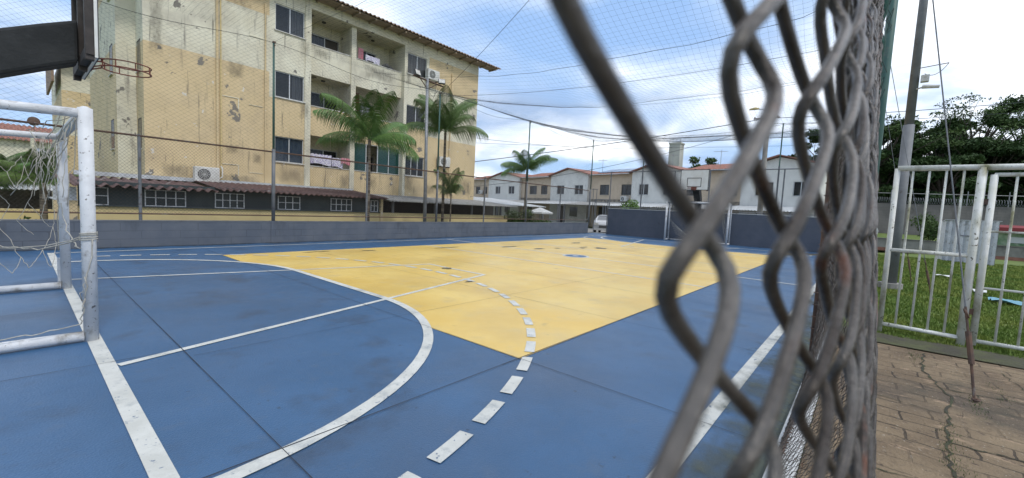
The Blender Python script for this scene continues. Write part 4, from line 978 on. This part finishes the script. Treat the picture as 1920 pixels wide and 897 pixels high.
shrub(9.9, 8.2, -.6, .5, 'small light green shrub at right end of the planting', 'leafl', 1000, .05, .85)
shrub(14.6, 5.0, -.3, .85, 'bright green bush showing above the dark end wall', 'leafl', 2200, .06, 1.75)
shrub(-10.9, 9.9, -.9, .7, 'dark shrub at the left end of the carport wall', 'leafd', 1500, .05, 1.0)
shrub(24.5, -9.9, .5, 1.1, 'bush growing left of the white metal shed', 'leafm', 2200, .07, 1.1)

def tree(x, y, h, cr, label, seed, m_='leafd', n=9000, size=.2, group='tall trees behind the boundary wall', low=.18, loose=None, tr=.3):
    t = thing('tree', label, 'tree', (x,y,-.3), group=group); rd = random.Random(seed); cs = []; b = MB()
    tr_top = Vector((x+rd.uniform(-.5,.5), y, h*.62)); b.tube([(x,y,-.3),(x+rd.uniform(-.3,.3),y,h*.3),tr_top], tr, 8, True, tr*.35)
    for k in range(44):
        a = rd.uniform(0,6.283); f = rd.uniform(low, 1.0); prof = math.sin(math.pi*min(1,max(.12,(f-low*.6)/(1.12-low*.6))))**.6
        rr = cr*prof*rd.uniform(.35,1.0); c = Vector((x+rr*math.cos(a), y+rr*math.sin(a), h*f))
        cs.append((c.x,c.y,c.z,cr*rd.uniform(.16,.40)*(.7 if f > .8 else 1)))
        p0 = Vector((x,y,h*min(.6,f*.6))); b.tube([p0, p0.lerp(c,.5)+Vector((0,0,.3)), c], tr*.3, 5, True, .02)
    b.build('trunk', 'bark', t); leaves('crown', m_, t, cs, n, size, seed, .55)
    if loose:
        cl = [(x+rd.uniform(-1,1)*cr, y+rd.uniform(-1,1)*cr, h*rd.uniform(.82,1.10), cr*rd.uniform(.10,.26)) for _ in range(loose*2)]
        o = leaves('top_spray', 'leafm', t, cl, loose*110, size*.8, seed+50, .35)
        b = MB(); [b.tube([(x+(c[0]-x)*.3,y+(c[1]-y)*.3,h*.7),c[:3]], .05, 5, True, .012) for c in cl]; b.build('twig', 'bark', o)
    return t
def cw(px, Z):          # planning helper: metres right of view axis -> world ground position
    lat = (px-960)/785.73*Z; p = CAM+f_*Z+r_*lat; return p.x, p.y
TR = [(39.2,-7.6,10.6,4.0,'dark round tree just right of the near fence and green post','leafd',4),
      (41.5,-9.8,9.2,3.6,'dark low tree directly behind the steel pole','leafd',0),
      (43.5,-11.6,11.2,3.8,'tall tree with airy top beside the steel pole','leafd',8),
      (45.5,-13.8,12.6,4.2,'tallest airy topped tree above the white gate','leafd',14),
      (41.0,-14.2,8.8,3.8,'broad dark tree above the middle of the gate','leafd',3),
      (47.5,-17.6,12.2,4.2,'airy tree right of the tallest one near the right edge','leafd',12),
      (43.0,-18.6,10.0,4.2,'dense dark tree at the right edge above the second gate leaf','leafd',6),
      (38.0,-4.2,9.6,3.8,'dark tree hidden mostly behind the rusty near wires','leafd',0),
      (48.5,-12.0,9.8,4.5,'dark backing tree far behind the left of the boundary wall','leafd',0),
      (49.5,-21.5,11.0,5.0,'dark backing tree far behind the right of the boundary wall','leafd',5),
      (37.5,-11.4,7.2,2.8,'small dark tree overhanging the boundary wall left of the shed','leafd',0),
      (39.5,-16.8,7.6,3.0,'small dark tree overhanging the boundary wall right of the shed','leafd',0)]
for i, (x,y,h,cr,l,m_,lo) in enumerate(TR): tree(x, y, h, cr, l, 40+i, m_, 34000, .14, loose=lo, low=.10)
tree(60, 14.5, 10.6, 3.2, 'round tree top peeking over the tiled roofs near the backboard', 77, 'leafm', 3500, .25, group=None)

# ================================================================ ROW OF HOUSES (local frame: x to the right, y into the houses)
RZ = R_(-102)
def lx2w(s): return (25.8+s*math.cos(R_(78)), -2.2+s*math.sin(R_(78)))
def house(s0, s1, kind, label, wins, extras=()):
    """s1 > s0 measured along the row from the right-hand house"""
    sm = (s0+s1)/2; wx, wy = lx2w(sm); hw = (s1-s0)/2
    t = thing('white_gabled_house' if kind == 'w' else 'beige_terraced_house', label, 'house', (wx,wy,0), RZ, group='row of attached two storey houses')
    wm_ = 'whitehouse' if kind == 'w' else 'beige'; yf = -.35 if kind == 'w' else 0.0
    op_ = [(a,b_,3.22,4.3) for a, b_ in wins]
    b = MB(); facade(b, -hw, hw, -.3, 5.45, yf, .14, op_, lambda x, z: 0)
    b.quad((-hw,yf,-.3),(-hw,8,-.3),(-hw,8,5.45),(-hw,yf,5.45)); b.quad((hw,yf,-.3),(hw,8,-.3),(hw,8,5.45),(hw,yf,5.45))
    if kind == 'w': b.add([(-hw,yf,5.45),(hw,yf,5.45),(0,yf,6.12)], [(0,1,2)])
    b.build('wall', [wm_], t, world=False)
    if kind == 'w':
        b = MB()
        for s in (-1,1):
            o = .35; n = 40
            A = Vector((0,yf-o,6.2)); B = Vector((s*(hw+.28),yf-o,5.40)); dpt = Vector((0,9,0)); up = Vector((0,0,.09))
            b.add([A,B,B+dpt,A+dpt,A+up,B+up,B+dpt+up,A+dpt+up], [(0,1,2,3),(7,6,5,4),(0,4,5,1),(1,5,6,2),(2,6,7,3),(3,7,4,0)])
        b.build('roof', 'tile', t, world=False)
    else:
        b = MB(); corrug(b, -hw+.25, hw-.25, 3.2, 6.25, -.45, 5.42, .03, .25, .06); b.build('roof', 'tile', t, world=False)
        b = MB(); b.box(-hw+.3,hw-.3,-.5,-.42,5.32,5.40); b.build('gutter', 'zinc', t, world=False)
        b = MB(); b.box(-hw,hw,-.03,-.001,2.3,2.75); b.build('mould_band', 'grimy', t, world=False)
    for k, (a, b_) in enumerate(wins):
        window(t, a, b_, 3.22, 4.3, yf, fm='darkframe' if kind == 'b' else 'alu', nm=1, curtain=((.0,.5,'curtain') if (k+int(s0)) % 3 == 0 else ((.45,1,'curtain') if (k+int(s0)) % 3 == 1 else None)), sill=True, t=.05, open_=None)
    # ground floor under a carport awning
    b = MB(); b.box(-hw*.5,-hw*.5+.9,yf-.02,yf-.005,-.28,1.9); b.build('door', 'darkframe', t, world=False)
    b = MB(); b.box(hw*.15,hw*.15+1.2,yf-.02,yf-.005,.7,1.8); b.build('ground_window', 'glass', t, world=False)
    b = MB(); corrug(b, -hw+.05, hw-.05, yf-.01, 2.45, yf-4.2, 2.02, .03, .2, .015); b.build('carport_roof', 'greyroof' if kind == 'b' else 'zinc', t, world=False)
    for x in (-hw+.3, hw-.3): box1(x-.06,x+.06,yf-4.1,yf-3.98,-.3,2.0).build('carport_post', 'greypost', t, world=False)
    return t
W1 = (-1.75,-.65); W2 = (.75,1.85)
house(-2.1, 3.2, 'w', 'white gabled house at right, seen between the near wires', [(-1.6,-.3),(1.0,2.0)])
house(3.2, 8.5, 'b', 'beige house directly behind the far basketball backboard', [(-1.2+2.1,-1.2+3.4),(-2.2,-.9)])
house(8.5, 13.7, 'w', 'white gabled house just left of the far backboard', [(-1.75,-.65),(.9,2.1)])
house(13.7, 19.5, 'b', 'beige house with solar panels and an air conditioner by its window', [(-1.45,-.2),(1.4,2.65)])
house(19.5, 25.5, 'w', 'white gabled house left of the corner post', [(-1.9,-.65),(1.0,2.3)])
house(25.5, 31.6, 'b', 'beige house half hidden by the lone palm', [(-1.3,0.1),(.9,2.1)])
house(31.6, 38.8, 'w', 'white gabled house left of the lone palm', [(-1.9,-.7),(1.2,2.5)])
house(38.8, 45.0, 'b', 'beige house at left end of the row beside the apartments', [(-.9,.3),(1.2,2.2)])
copytree(ac, (*[v for v in (lambda p: (p[0]-.30, p[1]))(lx2w(14.6))], 2.55), RZ, 'white air conditioner beneath the window of the house with solar panels')
copytree(ac, (*[v for v in (lambda p: (p[0]-.30, p[1]))(lx2w(41.0))], 3.2), RZ, 'white air conditioner on the beige house next to the apartments')
sx, sy = lx2w(16.4)
spn = thing('solar_panel_array', 'dark solar panels lying on the tiled roof of a beige house', 'solar panel', (sx,sy,5.5), RZ)
for k in range(3):
    x = -2.1+k*1.4; b = MB(); b.add([(x,.0,5.62),(x+1.3,.0,5.62),(x+1.3,2.2,6.15),(x,2.2,6.15),(x,.0,5.58),(x+1.3,.0,5.58),(x+1.3,2.2,6.11),(x,2.2,6.11)], [(0,1,2,3),(7,6,5,4),(0,4,5,1),(1,5,6,2),(2,6,7,3),(3,7,4,0)])
    b.v = [(v[0],v[1],v[2]-5.5) for v in b.v]; b.build('panel', 'solar', spn, world=False)
def antenna(s, z, label, h=1.2):
    x, y = lx2w(s); x += 1.5
    t = thing('tv_antenna', label, 'antenna', (x,y,z), group='television antennas on the roofs')
    b = MB(); b.tube([(x,y,z-.3),(x,y,z+h)], .02, 5); b.build('mast', 'galv', t)
    b = MB(); b.tube([(x,y-.5,z+h*.85),(x,y+.6,z+h*.9)], .014, 4)
    for k in range(6): b.tube([(x-.2,y-.45+.2*k,z+h*.86),(x+.2,y-.45+.2*k,z+h*.86)], .01, 4)
    b.build('crossbar', 'galv', t)
antenna(18.8, 6.1, 'thin tv antenna on roof right of the corner post gable'); antenna(10.2, 6.1, 'tv antenna standing left of the water tower')
antenna(5.6, 6.1, 'tv antenna above the roof behind the backboard'); antenna(-1.3, 6.0, 'tv antenna above the right hand white house')
# water tower
wt = thing('water_tower', 'tall pale concrete water tower behind the tiled roofs', 'water tower', (60,18.4,-.3))
b = MB(); b.box(59.1,60.9,17.45,19.25,-.3,13.1); b.build('tank', 'palecement', wt)
b = MB(); b.box(59.0,61.0,17.35,19.35,13.1,13.35); b.build('rim', 'palecement', wt)
b = MB(); [b.tube([(59.1,y,13.35),(59.1,y,13.9)], .04, 4) for y in (17.5,18.1,18.7,19.2)]; b.tube([(59.1,17.5,13.85),(59.1,19.2,13.85)], .03, 4); b.build('railing', 'galv', wt)

# ---- parasol
pa = thing('parasol', 'open white parasol behind the low wall near the shrubs', 'parasol', (10.85,9.5,-.9))
b = MB(); n = 8
for k in range(n):
    a0 = 2*math.pi*k/n; a1 = 2*math.pi*(k+1)/n; R0 = .85
    b.add([(10.85,9.5,1.52),(10.85+R0*math.cos(a0),9.5+R0*math.sin(a0),1.2),(10.85+R0*math.cos(a1),9.5+R0*math.sin(a1),1.2)], [(0,1,2)])
    b.add([(10.85+R0*math.cos(a0),9.5+R0*math.sin(a0),1.2),(10.85+R0*math.cos(a1),9.5+R0*math.sin(a1),1.2),(10.85+R0*math.cos(a1),9.5+R0*math.sin(a1),1.1),(10.85+R0*math.cos(a0),9.5+R0*math.sin(a0),1.1)], [(0,1,2,3)])
b.build('canopy', 'paper', pa); tube1([(10.85,9.5,-.9),(10.85,9.5,1.55)], .025).build('pole', 'galv', pa)

# ---- cars
def car(loc, rz, label):
    t = thing('parked_car', label, 'car', loc, rz, group='white parked cars')
    prof = [(-2.0,.35),(-2.05,.75),(-1.85,.95),(-1.3,1.05),(-.75,1.42),(.75,1.46),(1.45,1.05),(1.95,.98),(2.05,.7),(2.0,.35)]
    b = MB(); n = len(prof); ww = lambda z: .82 if z < 1.1 else .66
    vs = [(x,-ww(z),z) for x, z in prof]+[(x,ww(z),z) for x, z in prof]
    b.add(vs, [tuple(range(n)), tuple(range(n,2*n))[::-1]]+[(i,i+n,(i+1)%n+n,(i+1)%n) for i in range(n)]); b.build('body', 'carwhite_shaded', t, world=False, bevel=.05)
    for s in (-1,1):
        b = MB(); b.add([(-1.15,s*.80,1.05),(1.3,s*.80,1.05),(.72,s*.70,1.38),(-.68,s*.70,1.36)], [(0,1,2,3)]); b.build('side_window', 'glass', t, world=False)
        for x in (-1.25,1.25):
            b = MB(); b.tube([(x,s*.70,.3),(x,s*.84,.3)], .31, 20); wv = b.build('wheel', 'tyre', t, world=False)
            b = MB(); b.tube([(x,s*.80,.3),(x,s*.85,.3)], .18, 14); b.build('rim', 'galv', wv, world=False)
    b = MB(); b.add([(-1.32,-.62,1.07),(-1.32,.62,1.07),(-.80,.58,1.41),(-.80,-.58,1.41)], [(0,1,2,3)]); b.v = [(v[0]-.02,v[1],v[2]+.02) for v in b.v]; b.build('windscreen', 'glass', t, world=False)
    for s in (-1,1):
        b = MB(); b.box(-2.07,-1.98,s*.55-.16,s*.55+.16,.72,.86); b.build('headlight', 'sill', t, world=False)
    b = MB(); b.box(-2.08,-2.0,-.35,.35,.5,.68); b.build('grille', 'acdark', t, world=False)
    b = MB(); b.box(-2.10,-2.05,-.8,.8,.32,.48); b.build('bumper', 'carwhite_shaded', t, world=False)
    return t
c1 = car((18.6,8.6,-.28), R_(20), 'white car parked beyond the open corner gate')
copytree(c1, (28.4,-5.4,.30), R_(-75), 'white car glimpsed between the near fence and the gate').scale = (1,1,1)

# ================================================================ POLES AND CABLES ON THE SKY
up = thing('utility_pole', 'concrete utility pole with a small street lamp behind the near wires', 'utility pole', (17,-2.0,-.3))
tube1([(17,-2.05,-.3),(17,-2.0,7.75)], .16, 10, .12).build('pole', 'concrete', up, True)
b = MB(); b.tube([(17,-2.0,7.6),(17,-1.7,7.85),(17,-1.35,7.9)], .03, 6); b.build('lamp_arm', 'galv', up)
b = MB(); b.tube([(17,-1.5,7.9),(17,-1.3,7.93),(17,-1.0,7.9)], [.05,.09,.05], 8); b.build('lamp_head', 'lowyellow', up, True)
b = MB(); b.tube([(16.9,-2.6,7.3),(16.9,-1.3,7.3)], .04, 6); [b.tube([(16.9,y,7.3),(16.9,y,7.42)], .03, 6) for y in (-2.5,-2.1,-1.7,-1.35)]; b.build('insulator_arm', 'rust', up)
def cable(label, a, c, sag, r=.012):
    b = MB(); b.tube(catenary(a, c, sag, 24), r, 5); return tag(b.build('overhead_cable', 'net'), label, 'cable', 'overhead cables against the sky')
cable('thick dark cable rising from the apartments to the utility pole', (7.2,12.1,4.15), (17,-1.95,7.3), .12, .022)
cable('cable running from the corner of the apartment block across the sky', (7.2,12.0,5.6), (24,6,7.0), .3)
cable('lowest thin cable in front of the gabled houses', (7.2,12.2,2.6), (17,-1.9,6.9), .5, .012)
cable('thin cable above the tiled roofs left of the water tower', (14,22,7.0), (40,-8,9.0), .5)
cable('cable from the utility pole to the right behind the wires', (17,-2,7.3), (20,-24,8.2), .4, .016)
cable('second cable from the utility pole to the right', (17,-2,7.0), (20,-24,7.8), .5, .012)
cable('long thin cable crossing over the court from block to gate side', (3.0,11.95,7.2), (6.0,-6.9,7.2), .5, .008)
cable('cable rising from the green post by the palm to the upper centre', (.12,7.0,5.98), (-4.6,-6.9,9.5), .35, .007)
cable('upper power line at the right edge above the trees', (16,-14,7.6), (9,-30,9.2), .2, .014)
cable('lower power line at the right edge above the trees', (16,-14,7.2), (9,-30,8.7), .2, .014)
# steel pole in the grass
sp = thing('steel_pole', 'tall grey steel pole standing in the grass behind the gate', 'pole', (1.69,-7.45,0))
tube1([(1.69,-7.45,-.05),(1.69,-7.45,3.72)], .112, 14, .10).build('lower_tube', 'darkpost', sp, True); tube1([(1.69,-7.45,3.70),(1.69,-7.45,9.2)], .085, 14, .065).build('upper_tube', 'darkpost', sp, True)
b = MB(); b.tube([(1.69,-7.45,0),(1.69,-7.45,.12)], .22, 12); b.build('footing', 'concrete', sp)
b = MB(); b.box(1.52,1.66,-7.68,-7.55,4.62,4.76); b.build('junction_box', 'sill', sp)
b = MB(); b.tube([(1.6,-7.5,4.48),(1.5,-7.62,4.50)], .015, 6); b.tube([(1.5,-7.58,4.50),(1.46,-7.85,4.46)], [.045,.035], 8); b.build('lamp', 'sill', sp)
b = MB(); b.tube([(1.69,-7.45,4.95),(1.45,-7.95,4.93)], .009, 5); b.tube(catenary((1.45,-7.95,4.93),(1.6,-7.6,4.8),.12,8), .006, 4); b.build('bracket', 'rust', sp)

# net pole, rolled net and guy wires by the near gate
gp = thing('net_post', 'tall green net post nearest the camera beside the white gate', 'post', (-4.2,-6.93,0), group=grp)
tube1([(-4.2,-6.93,0),(-4.2,-6.93,6.3)], .05, 12).build('tube', 'greenpost', gp, True)
gn = thing('rolled_net', 'dark green rolled up netting hanging beside the near green post', 'net', (-5.6,-6.86,1.0))
b = MB(); rnd = random.Random(8); n = 60
b.tube([(-5.6+.02*math.sin(k*1.1), -6.845+.015*math.sin(k*.7), .6+k*.1) for k in range(n)], [.05+.014*math.sin(k*1.7)+rnd.uniform(-.01,.01) for k in range(n)], 10)
b.build('bundle', 'greennet', gn, True)
b = MB()
for k in range(70):
    z = .8+rnd.random()*5.4; a = rnd.uniform(0,6.28); p = Vector((-5.6,-6.845,z)); q = p+Vector((math.cos(a)*.10,math.sin(a)*.10,rnd.uniform(-.15,.1)))
    b.tube([p+Vector((math.cos(a)*.05,math.sin(a)*.05,0)), q, p+Vector((math.cos(a+.4)*.06,math.sin(a+.4)*.06,-.12))], .003, 4)
b.build('loose_loops', 'net', gn)
def guy(anchor, top, label, r=.006):
    a, tp = Vector(anchor), Vector(top); t = thing('guy_wire', label, 'guy wire', anchor, group='guy wires with rusty turnbuckles')
    d = (tp-a).normalized(); b = MB(); b.tube([a+d*.78, tp], r, 6); b.build('cable', 'greypost', t)
    b = MB(); b.tube([a-Vector((0,0,.05)), a+d*.36], .010, 6); b.tube([a+d*.30, a+d*.58], .020, 8); b.tube([a+d*.55,a+d*.80], .009, 6); b.build('turnbuckle', 'rust', t)
    b = MB(); c = a+d*.74; b.tube([c+Vector((.05*math.cos(k), .05*math.sin(k)*.3, .035*math.sin(k))) for k in np.linspace(0,6.3,16)], .008, 5); b.tube([a+Vector((0,0,.01))+Vector((.02*math.cos(k),.02*math.sin(k),0)) for k in np.linspace(0,6.3,12)], .010, 5); b.build('shackle', 'rust', t)
guy((-6.17,-7.75,0), (-4.2,-6.95,6.25), 'nearest guy wire anchored in the paving with a rusty turnbuckle')
guy((.55,-8.05,0), (1.2,-6.75,6.2), 'guy wire anchored in the grass right of the steel pole')
guy((3.9,-7.95,0), (4.6,-6.75,6.2), 'farthest guy wire anchored in the grass beside the steel pole', .005)

# ================================================================ WHITE GATE FENCE
GX = -3.8
gt = thing('white_gate', 'white tubular metal gate panel with mossy paint at the grass edge', 'gate', (GX,-7.55,0))
tube1([(GX,-7.17,.0),(GX,-7.17,2.20)], .030, 12).build('post', 'gatepaint', gt, True)
tube1([(GX,-7.935,-.02),(GX,-7.935,2.20)], .042, 12).build('post', 'gatepaint', gt, True)
tube1([(GX,-7.17,2.20),(GX,-9.6,2.20)], .036, 12).build('top_rail', 'gatepaint', gt, True)
tube1([(GX,-7.17,1.12),(GX,-7.92,1.12)], .026, 10).build('middle_rail', 'gatepaint', gt, True); tube1([(GX,-7.17,.11),(GX,-7.92,.09)], .026, 10).build('bottom_rail', 'gatepaint', gt, True)
for k in range(4): y = -7.17-.765*(k+1)/5; tube1([(GX,y,.11),(GX,y,2.18)], .0125, 8).build('bar', 'gatepaint', gt, True)
gt2 = thing('white_gate', 'hinged white gate leaf at the right edge of the view', 'gate', (GX,-8.4,0))
tube1([(GX,-8.035,.03),(GX,-8.035,2.11)], .034, 12).build('stile', 'gatepaint', gt2, True); tube1([(GX,-9.3,.03),(GX,-9.3,2.11)], .034, 12).build('stile', 'gatepaint', gt2, True)
for z, n_ in ((2.11,'top_rail'),(1.43,'middle_rail'),(.74,'lower_rail'),(.08,'bottom_rail')): tube1([(GX,-8.035,z),(GX,-9.3,z)], .024 if z > 2 or z < .2 else .014, 10).build(n_, 'gatepaint', gt2, True)
for k in range(6): y = -8.035-1.265*(k+1)/7; tube1([(GX,y,.08),(GX,y,2.1)], .0125, 8).build('bar', 'gatepaint', gt2, True)
for z in (.4, 1.75): box1(GX-.02,GX+.02,-8.02,-7.96,z,z+.07).build('hinge', 'rust', gt2)

# ================================================================ BEYOND THE GATE
pw = thing('boundary_wall', 'high stained block wall with razor wire under the trees', 'wall', (34,-13,0))
A = Vector((31.8,-5.0,0)); B = Vector((37.2,-24,0)); D_ = (B-A).normalized(); Nn = Vector((-D_.y, D_.x, 0))*.1
def wallseg(P, Q, z0, z1, m_, name, par, nn=Nn):
    b = MB(); vs = [P-nn,Q-nn,Q+nn,P+nn]; b.add([(v.x,v.y,z0) for v in vs]+[(v.x,v.y,z1) for v in vs], [(0,3,2,1),(4,5,6,7),(0,1,5,4),(1,2,6,5),(2,3,7,6),(3,0,4,7)]); return b.build(name, m_, par)
wallseg(A, B, -.1, 3.15, 'boundary', 'wall_body', pw)
b = MB()
Ln = (B-A).length
b.tube([A+D_*(Ln*i/1400)+Vector((0,0,3.42))+Vector((0,0,1))*.22*math.sin(i*.62)+Vector((D_.y,-D_.x,0))*.22*math.cos(i*.62) for i in range(1401)], .010, 3, False); b.build('razor_wire', 'galv', pw)
b = MB()
for k in range(9): P = A+D_*(Ln*(k+.5)/9); b.tube([(P.x,P.y,3.1),(P.x,P.y,4.2)], .03, 5)
b.tube([A+Vector((0,0,3.95)), B+Vector((0,0,3.95))], .018, 5); b.build('wire_post', 'galv', pw)
lw = thing('grey_planter_wall', 'low grey rendered wall crossing the grass behind the shed', 'wall', (22,-12,0))
A2 = Vector((22.6,-6.7,0)); B2 = Vector((21.2,-17.5,0)); n2 = Vector((-(B2-A2).y,(B2-A2).x,0)).normalized()*.1
wallseg(A2, B2, .12, .62, 'concrete', 'wall_body', lw, n2); wallseg(A2, B2, -.08, .118, 'tile', 'brick_base', lw, n2*1.02); wallseg(A2, B2, .622, .68, 'boundary', 'coping', lw, n2*1.3)
# raised lawn behind it
b = MB(); q = [A2+Vector((.1,0,0)), B2+Vector((.1,0,0)), Vector((37,-24,0)), Vector((31.5,-4.5,0))]
b.add([(v.x,v.y,.50+.3*(i > 1)) for i, v in enumerate(q)], [(0,1,2,3)]); tag(b.build('raised_lawn', 'grass'), kind='structure')
shd = thing('metal_shed', 'white corrugated metal shed standing on the grass behind the gate', 'shed', (15.1,-10.2,0))
SA = Vector((15.5,-9.63,0)); SB = Vector((14.55,-11.05,0)); dS = (SB-SA).normalized(); nS = Vector((-dS.y,dS.x,0))
b = MB(); n = 120; ls = (SB-SA).length
vs = []
for k in range(n+1):
    P = SA+dS*(ls*k/n)+nS*(.03*(1 if math.sin(2*math.pi*k/n*8) > 0 else -1)); vs += [(P.x,P.y,-.05),(P.x,P.y,1.80)]
b.add(vs, [(2*k,2*k+2,2*k+3,2*k+1) for k in range(n)])
back = Vector((1.4,.05,0))
for P in (SA, SB): b.quad((P.x,P.y,-.05),(P.x+back.x,P.y+back.y,-.05),(P.x+back.x,P.y+back.y,1.76),(P.x,P.y,1.76))
b.build('wall', 'whitepaint', shd)
b = MB(); b.extr([(SA.x-.05,SA.y+.05,1.805),(SB.x-.05,SB.y-.05,1.805),(SB.x+back.x,SB.y+back.y,1.70),(SA.x+back.x,SA.y+back.y,1.70)], (0,0,.03)); b.build('roof', 'zinc', shd)
b = MB(); P = SA+dS*.55-nS*.05; Q = SA+dS*1.0-nS*.05; b.tube([P+Vector((0,0,1.15)),Q+Vector((0,0,1.15))], .015, 5); b.build('latch_bar', 'acdark', shd)
# small kiosk with red canopy and green mural
ks = thing('kiosk', 'small kiosk with red canopy and green painted side at right edge', 'kiosk', (27.5,-14.5,.5))
bb = MB(); bb.box(26.8,29.2,-16.8,-12.6,.3,1.42); bb.build('body', 'greenwall', ks)
bb = MB(); bb.extr([(26.3,-12.9,1.43),(26.3,-17.1,1.43),(29.5,-17.1,1.6),(29.5,-12.9,1.6)], (0,0,.22)); bb.build('canopy', 'redpaint', ks)
bb = MB(); bb.box(26.76,26.795,-14.2,-13.5,.75,1.1); bb.build('notice', 'paper', ks)
# litter in the grass
t = tag(MB(), 0) if False else None
b = MB(); b.extr([(2.6,-8.9,.04),(3.0,-8.92,.05),(3.0,-9.15,.05),(2.65,-9.1,.04)], (0,0,.015)); tag(b.build('wooden_board', 'paper'), 'dark edged board lying in the grass behind the gate post', 'board')
b = MB(); b.grid(lambda u, v: (1.2+.35*u, -8.95-.75*v, .05+.03*math.sin(u*7+v*9)), 6, 12); tag(b.build('plastic_sheet', 'bluepaper'), 'crumpled light blue plastic sheet lying on the grass', 'plastic sheet')
b = MB(); b.grid(lambda u, v: (6.0+.25*u, -8.6-.3*v, .06+.02*math.sin(u*9+v*5)), 4, 6); tag(b.build('paper_scrap', 'paper'), 'small pale paper scrap in the far grass', 'litter')
# weeds in the pavement cracks (uncountable)
rg = np.random.default_rng(6); n = 420; k = rg.choice(5, n); cx = np.array([-6.3,-7.2,-4.9,-5.7,-7.6])[k]; cy = np.array([-7.75,-7.50,-7.45,-7.95,-7.46])[k]
X = cx+rg.normal(0,.17,n); Y = cy+rg.normal(0,.035,n); v = np.zeros((n*3,3)); a = rg.random(n)*6.28
v[0::3] = np.stack([X,Y,np.full(n,-.01)],1); v[1::3] = np.stack([X+.004*np.cos(a),Y+.004*np.sin(a),np.full(n,-.01)],1); v[2::3] = np.stack([X+rg.normal(0,.006,n),Y+rg.normal(0,.006,n),.002+.014*rg.random(n)],1)
me = bpy.data.meshes.new('weeds'); me.from_pydata(v.tolist(), [], np.arange(n*3).reshape(-1,3).tolist()); me.materials.append(M['leafm']); o = bpy.data.objects.new('crack_weeds', me); C.objects.link(o)
tag(o, 'sparse moss and weeds along the cracks of the brown paving', 'weeds', kind='stuff')

# ================================================================ NEAR CHAIN LINK FENCE (runs past the camera)
nf = thing('near_fence', 'rusty galvanised chain link fence running away along the near side', 'fence', (-9.2, FY, .05))
BY = [(0,.0238),(.06,.0166),(.08,.0142),(.1,.0121),(.12,.0096),(.145,.0064),(.2,.0040),(.45,.0010),(1.0,-.009),(1.7,-.012),(2.4,.02),(3.2,.12),(4.5,.27)]
def near_y(x, z):
    xr = x-CAM.x; v = BY[-1][1]
    for (a,va),(b_,vb) in zip(BY, BY[1:]):
        if xr <= b_: v = va+(vb-va)*max(0,(xr-a))/(b_-a); break
    w_ = min(1, max(0, (z-.1)/.8)); w_ = w_*w_*(3-2*w_)
    fd = 1-min(1,max(0,(xr-.8)/2.2)); lean = .085*min(.7,max(-.5,z-CAM.z))*fd
    return CAM.y+.272*(1-w_)+(v+lean)*w_
PU, PZ = .0207, .0650
def picket(mb, i, z0, z1, samples, sides, r, bdep):
    uc = CAM.x+.0476+i*PU; a = PU*.5+.0082; n = int((z1-z0)/PZ*samples); pts = []
    zc = CAM.z-.0070; ph0 = 0 if i % 2 == 0 else math.pi
    rd = random.Random(i*7+1); jz = rd.uniform(-.0015,.0015)*(i > 5); far_ = min(1, max(0, (i-6)/10)); jy = rd.uniform(-.0022,.0022)*far_; jp = rd.uniform(0,6.28); ja = 1+rd.uniform(-.12,.12)*far_
    for k in range(n+1):
        z = z0+(z1-z0)*k/n; ph = 2*math.pi*(z-zc)/PZ+math.pi/2+ph0
        s = math.sin(ph); c = math.cos(ph); u = a*math.asin(.93*s)/math.asin(.93); w_ = -bdep*math.tanh(1.7*c)
        x = uc+u; yy = near_y(x, z)
        x += .002*far_*math.sin(z*11+jp*2)
        pts.append((x, yy+w_*ja+jy+.0022*far_*math.sin(z*8+jp), z+jz))
    mb.tube(pts, r, sides, False)
# pickets right at the lens: fine detail around eye level, whole height
b = MB()
for i in range(0, 216):
    if i < 12: picket(b, i, .07, 2.78, 24, 10, .00140, .0028)
    elif i < 40: picket(b, i, .07, 2.78, 14, 6, .00125, .0025)
    else: picket(b, i, .07, 2.78, 8, 3, .0012, .0024)
b.build('mesh', 'nearwire', nf, True)
b = MB(); chain(b, (-6.85,FY,0), (1,0,0), 640, .08, 2.75, .031, .065, .0019); b.build('far_mesh', 'wire', nf)
b = MB(); b.tube([(-13.9+i*.11, FY+.004*math.sin(i), .085) for i in range(0,66)], .011, 6)
for i in range(60): b.tube([(-11.6+i*.08, FY-.02, .07),(-11.6+i*.08+.01, FY+.022, .085),(-11.6+i*.08+.02, FY-.02, .10)], .004, 5)
b.build('bottom_rail', 'rust', nf, True)
for x in (-6.88, -3.6, -.4, 2.9, 6.2, 9.5, 12.7): tube1([(x,FY,.05),(x,FY,2.8)], .024, 10).build('post', 'rust', nf, True)
b = MB()
for k in range(24): z = .2+k*.105; b.tube([(-6.91+.035*math.cos(a), FY+.03*math.sin(a), z+.012*a/6) for a in np.linspace(0,6.3,9)], .0035, 4)
b.build('tie_wire', 'rust', nf)
tube1([(-6.9,FY,2.78),(12.9,FY,2.78)], .024, 10).build('top_rail', 'rust', nf, True)
b = MB(); chain(b, (-6.9,FY-.02,0), (1,0,0), 248, 2.8, 6.1, .08, .12, .0019); b.build('upper_netting', 'net', nf)
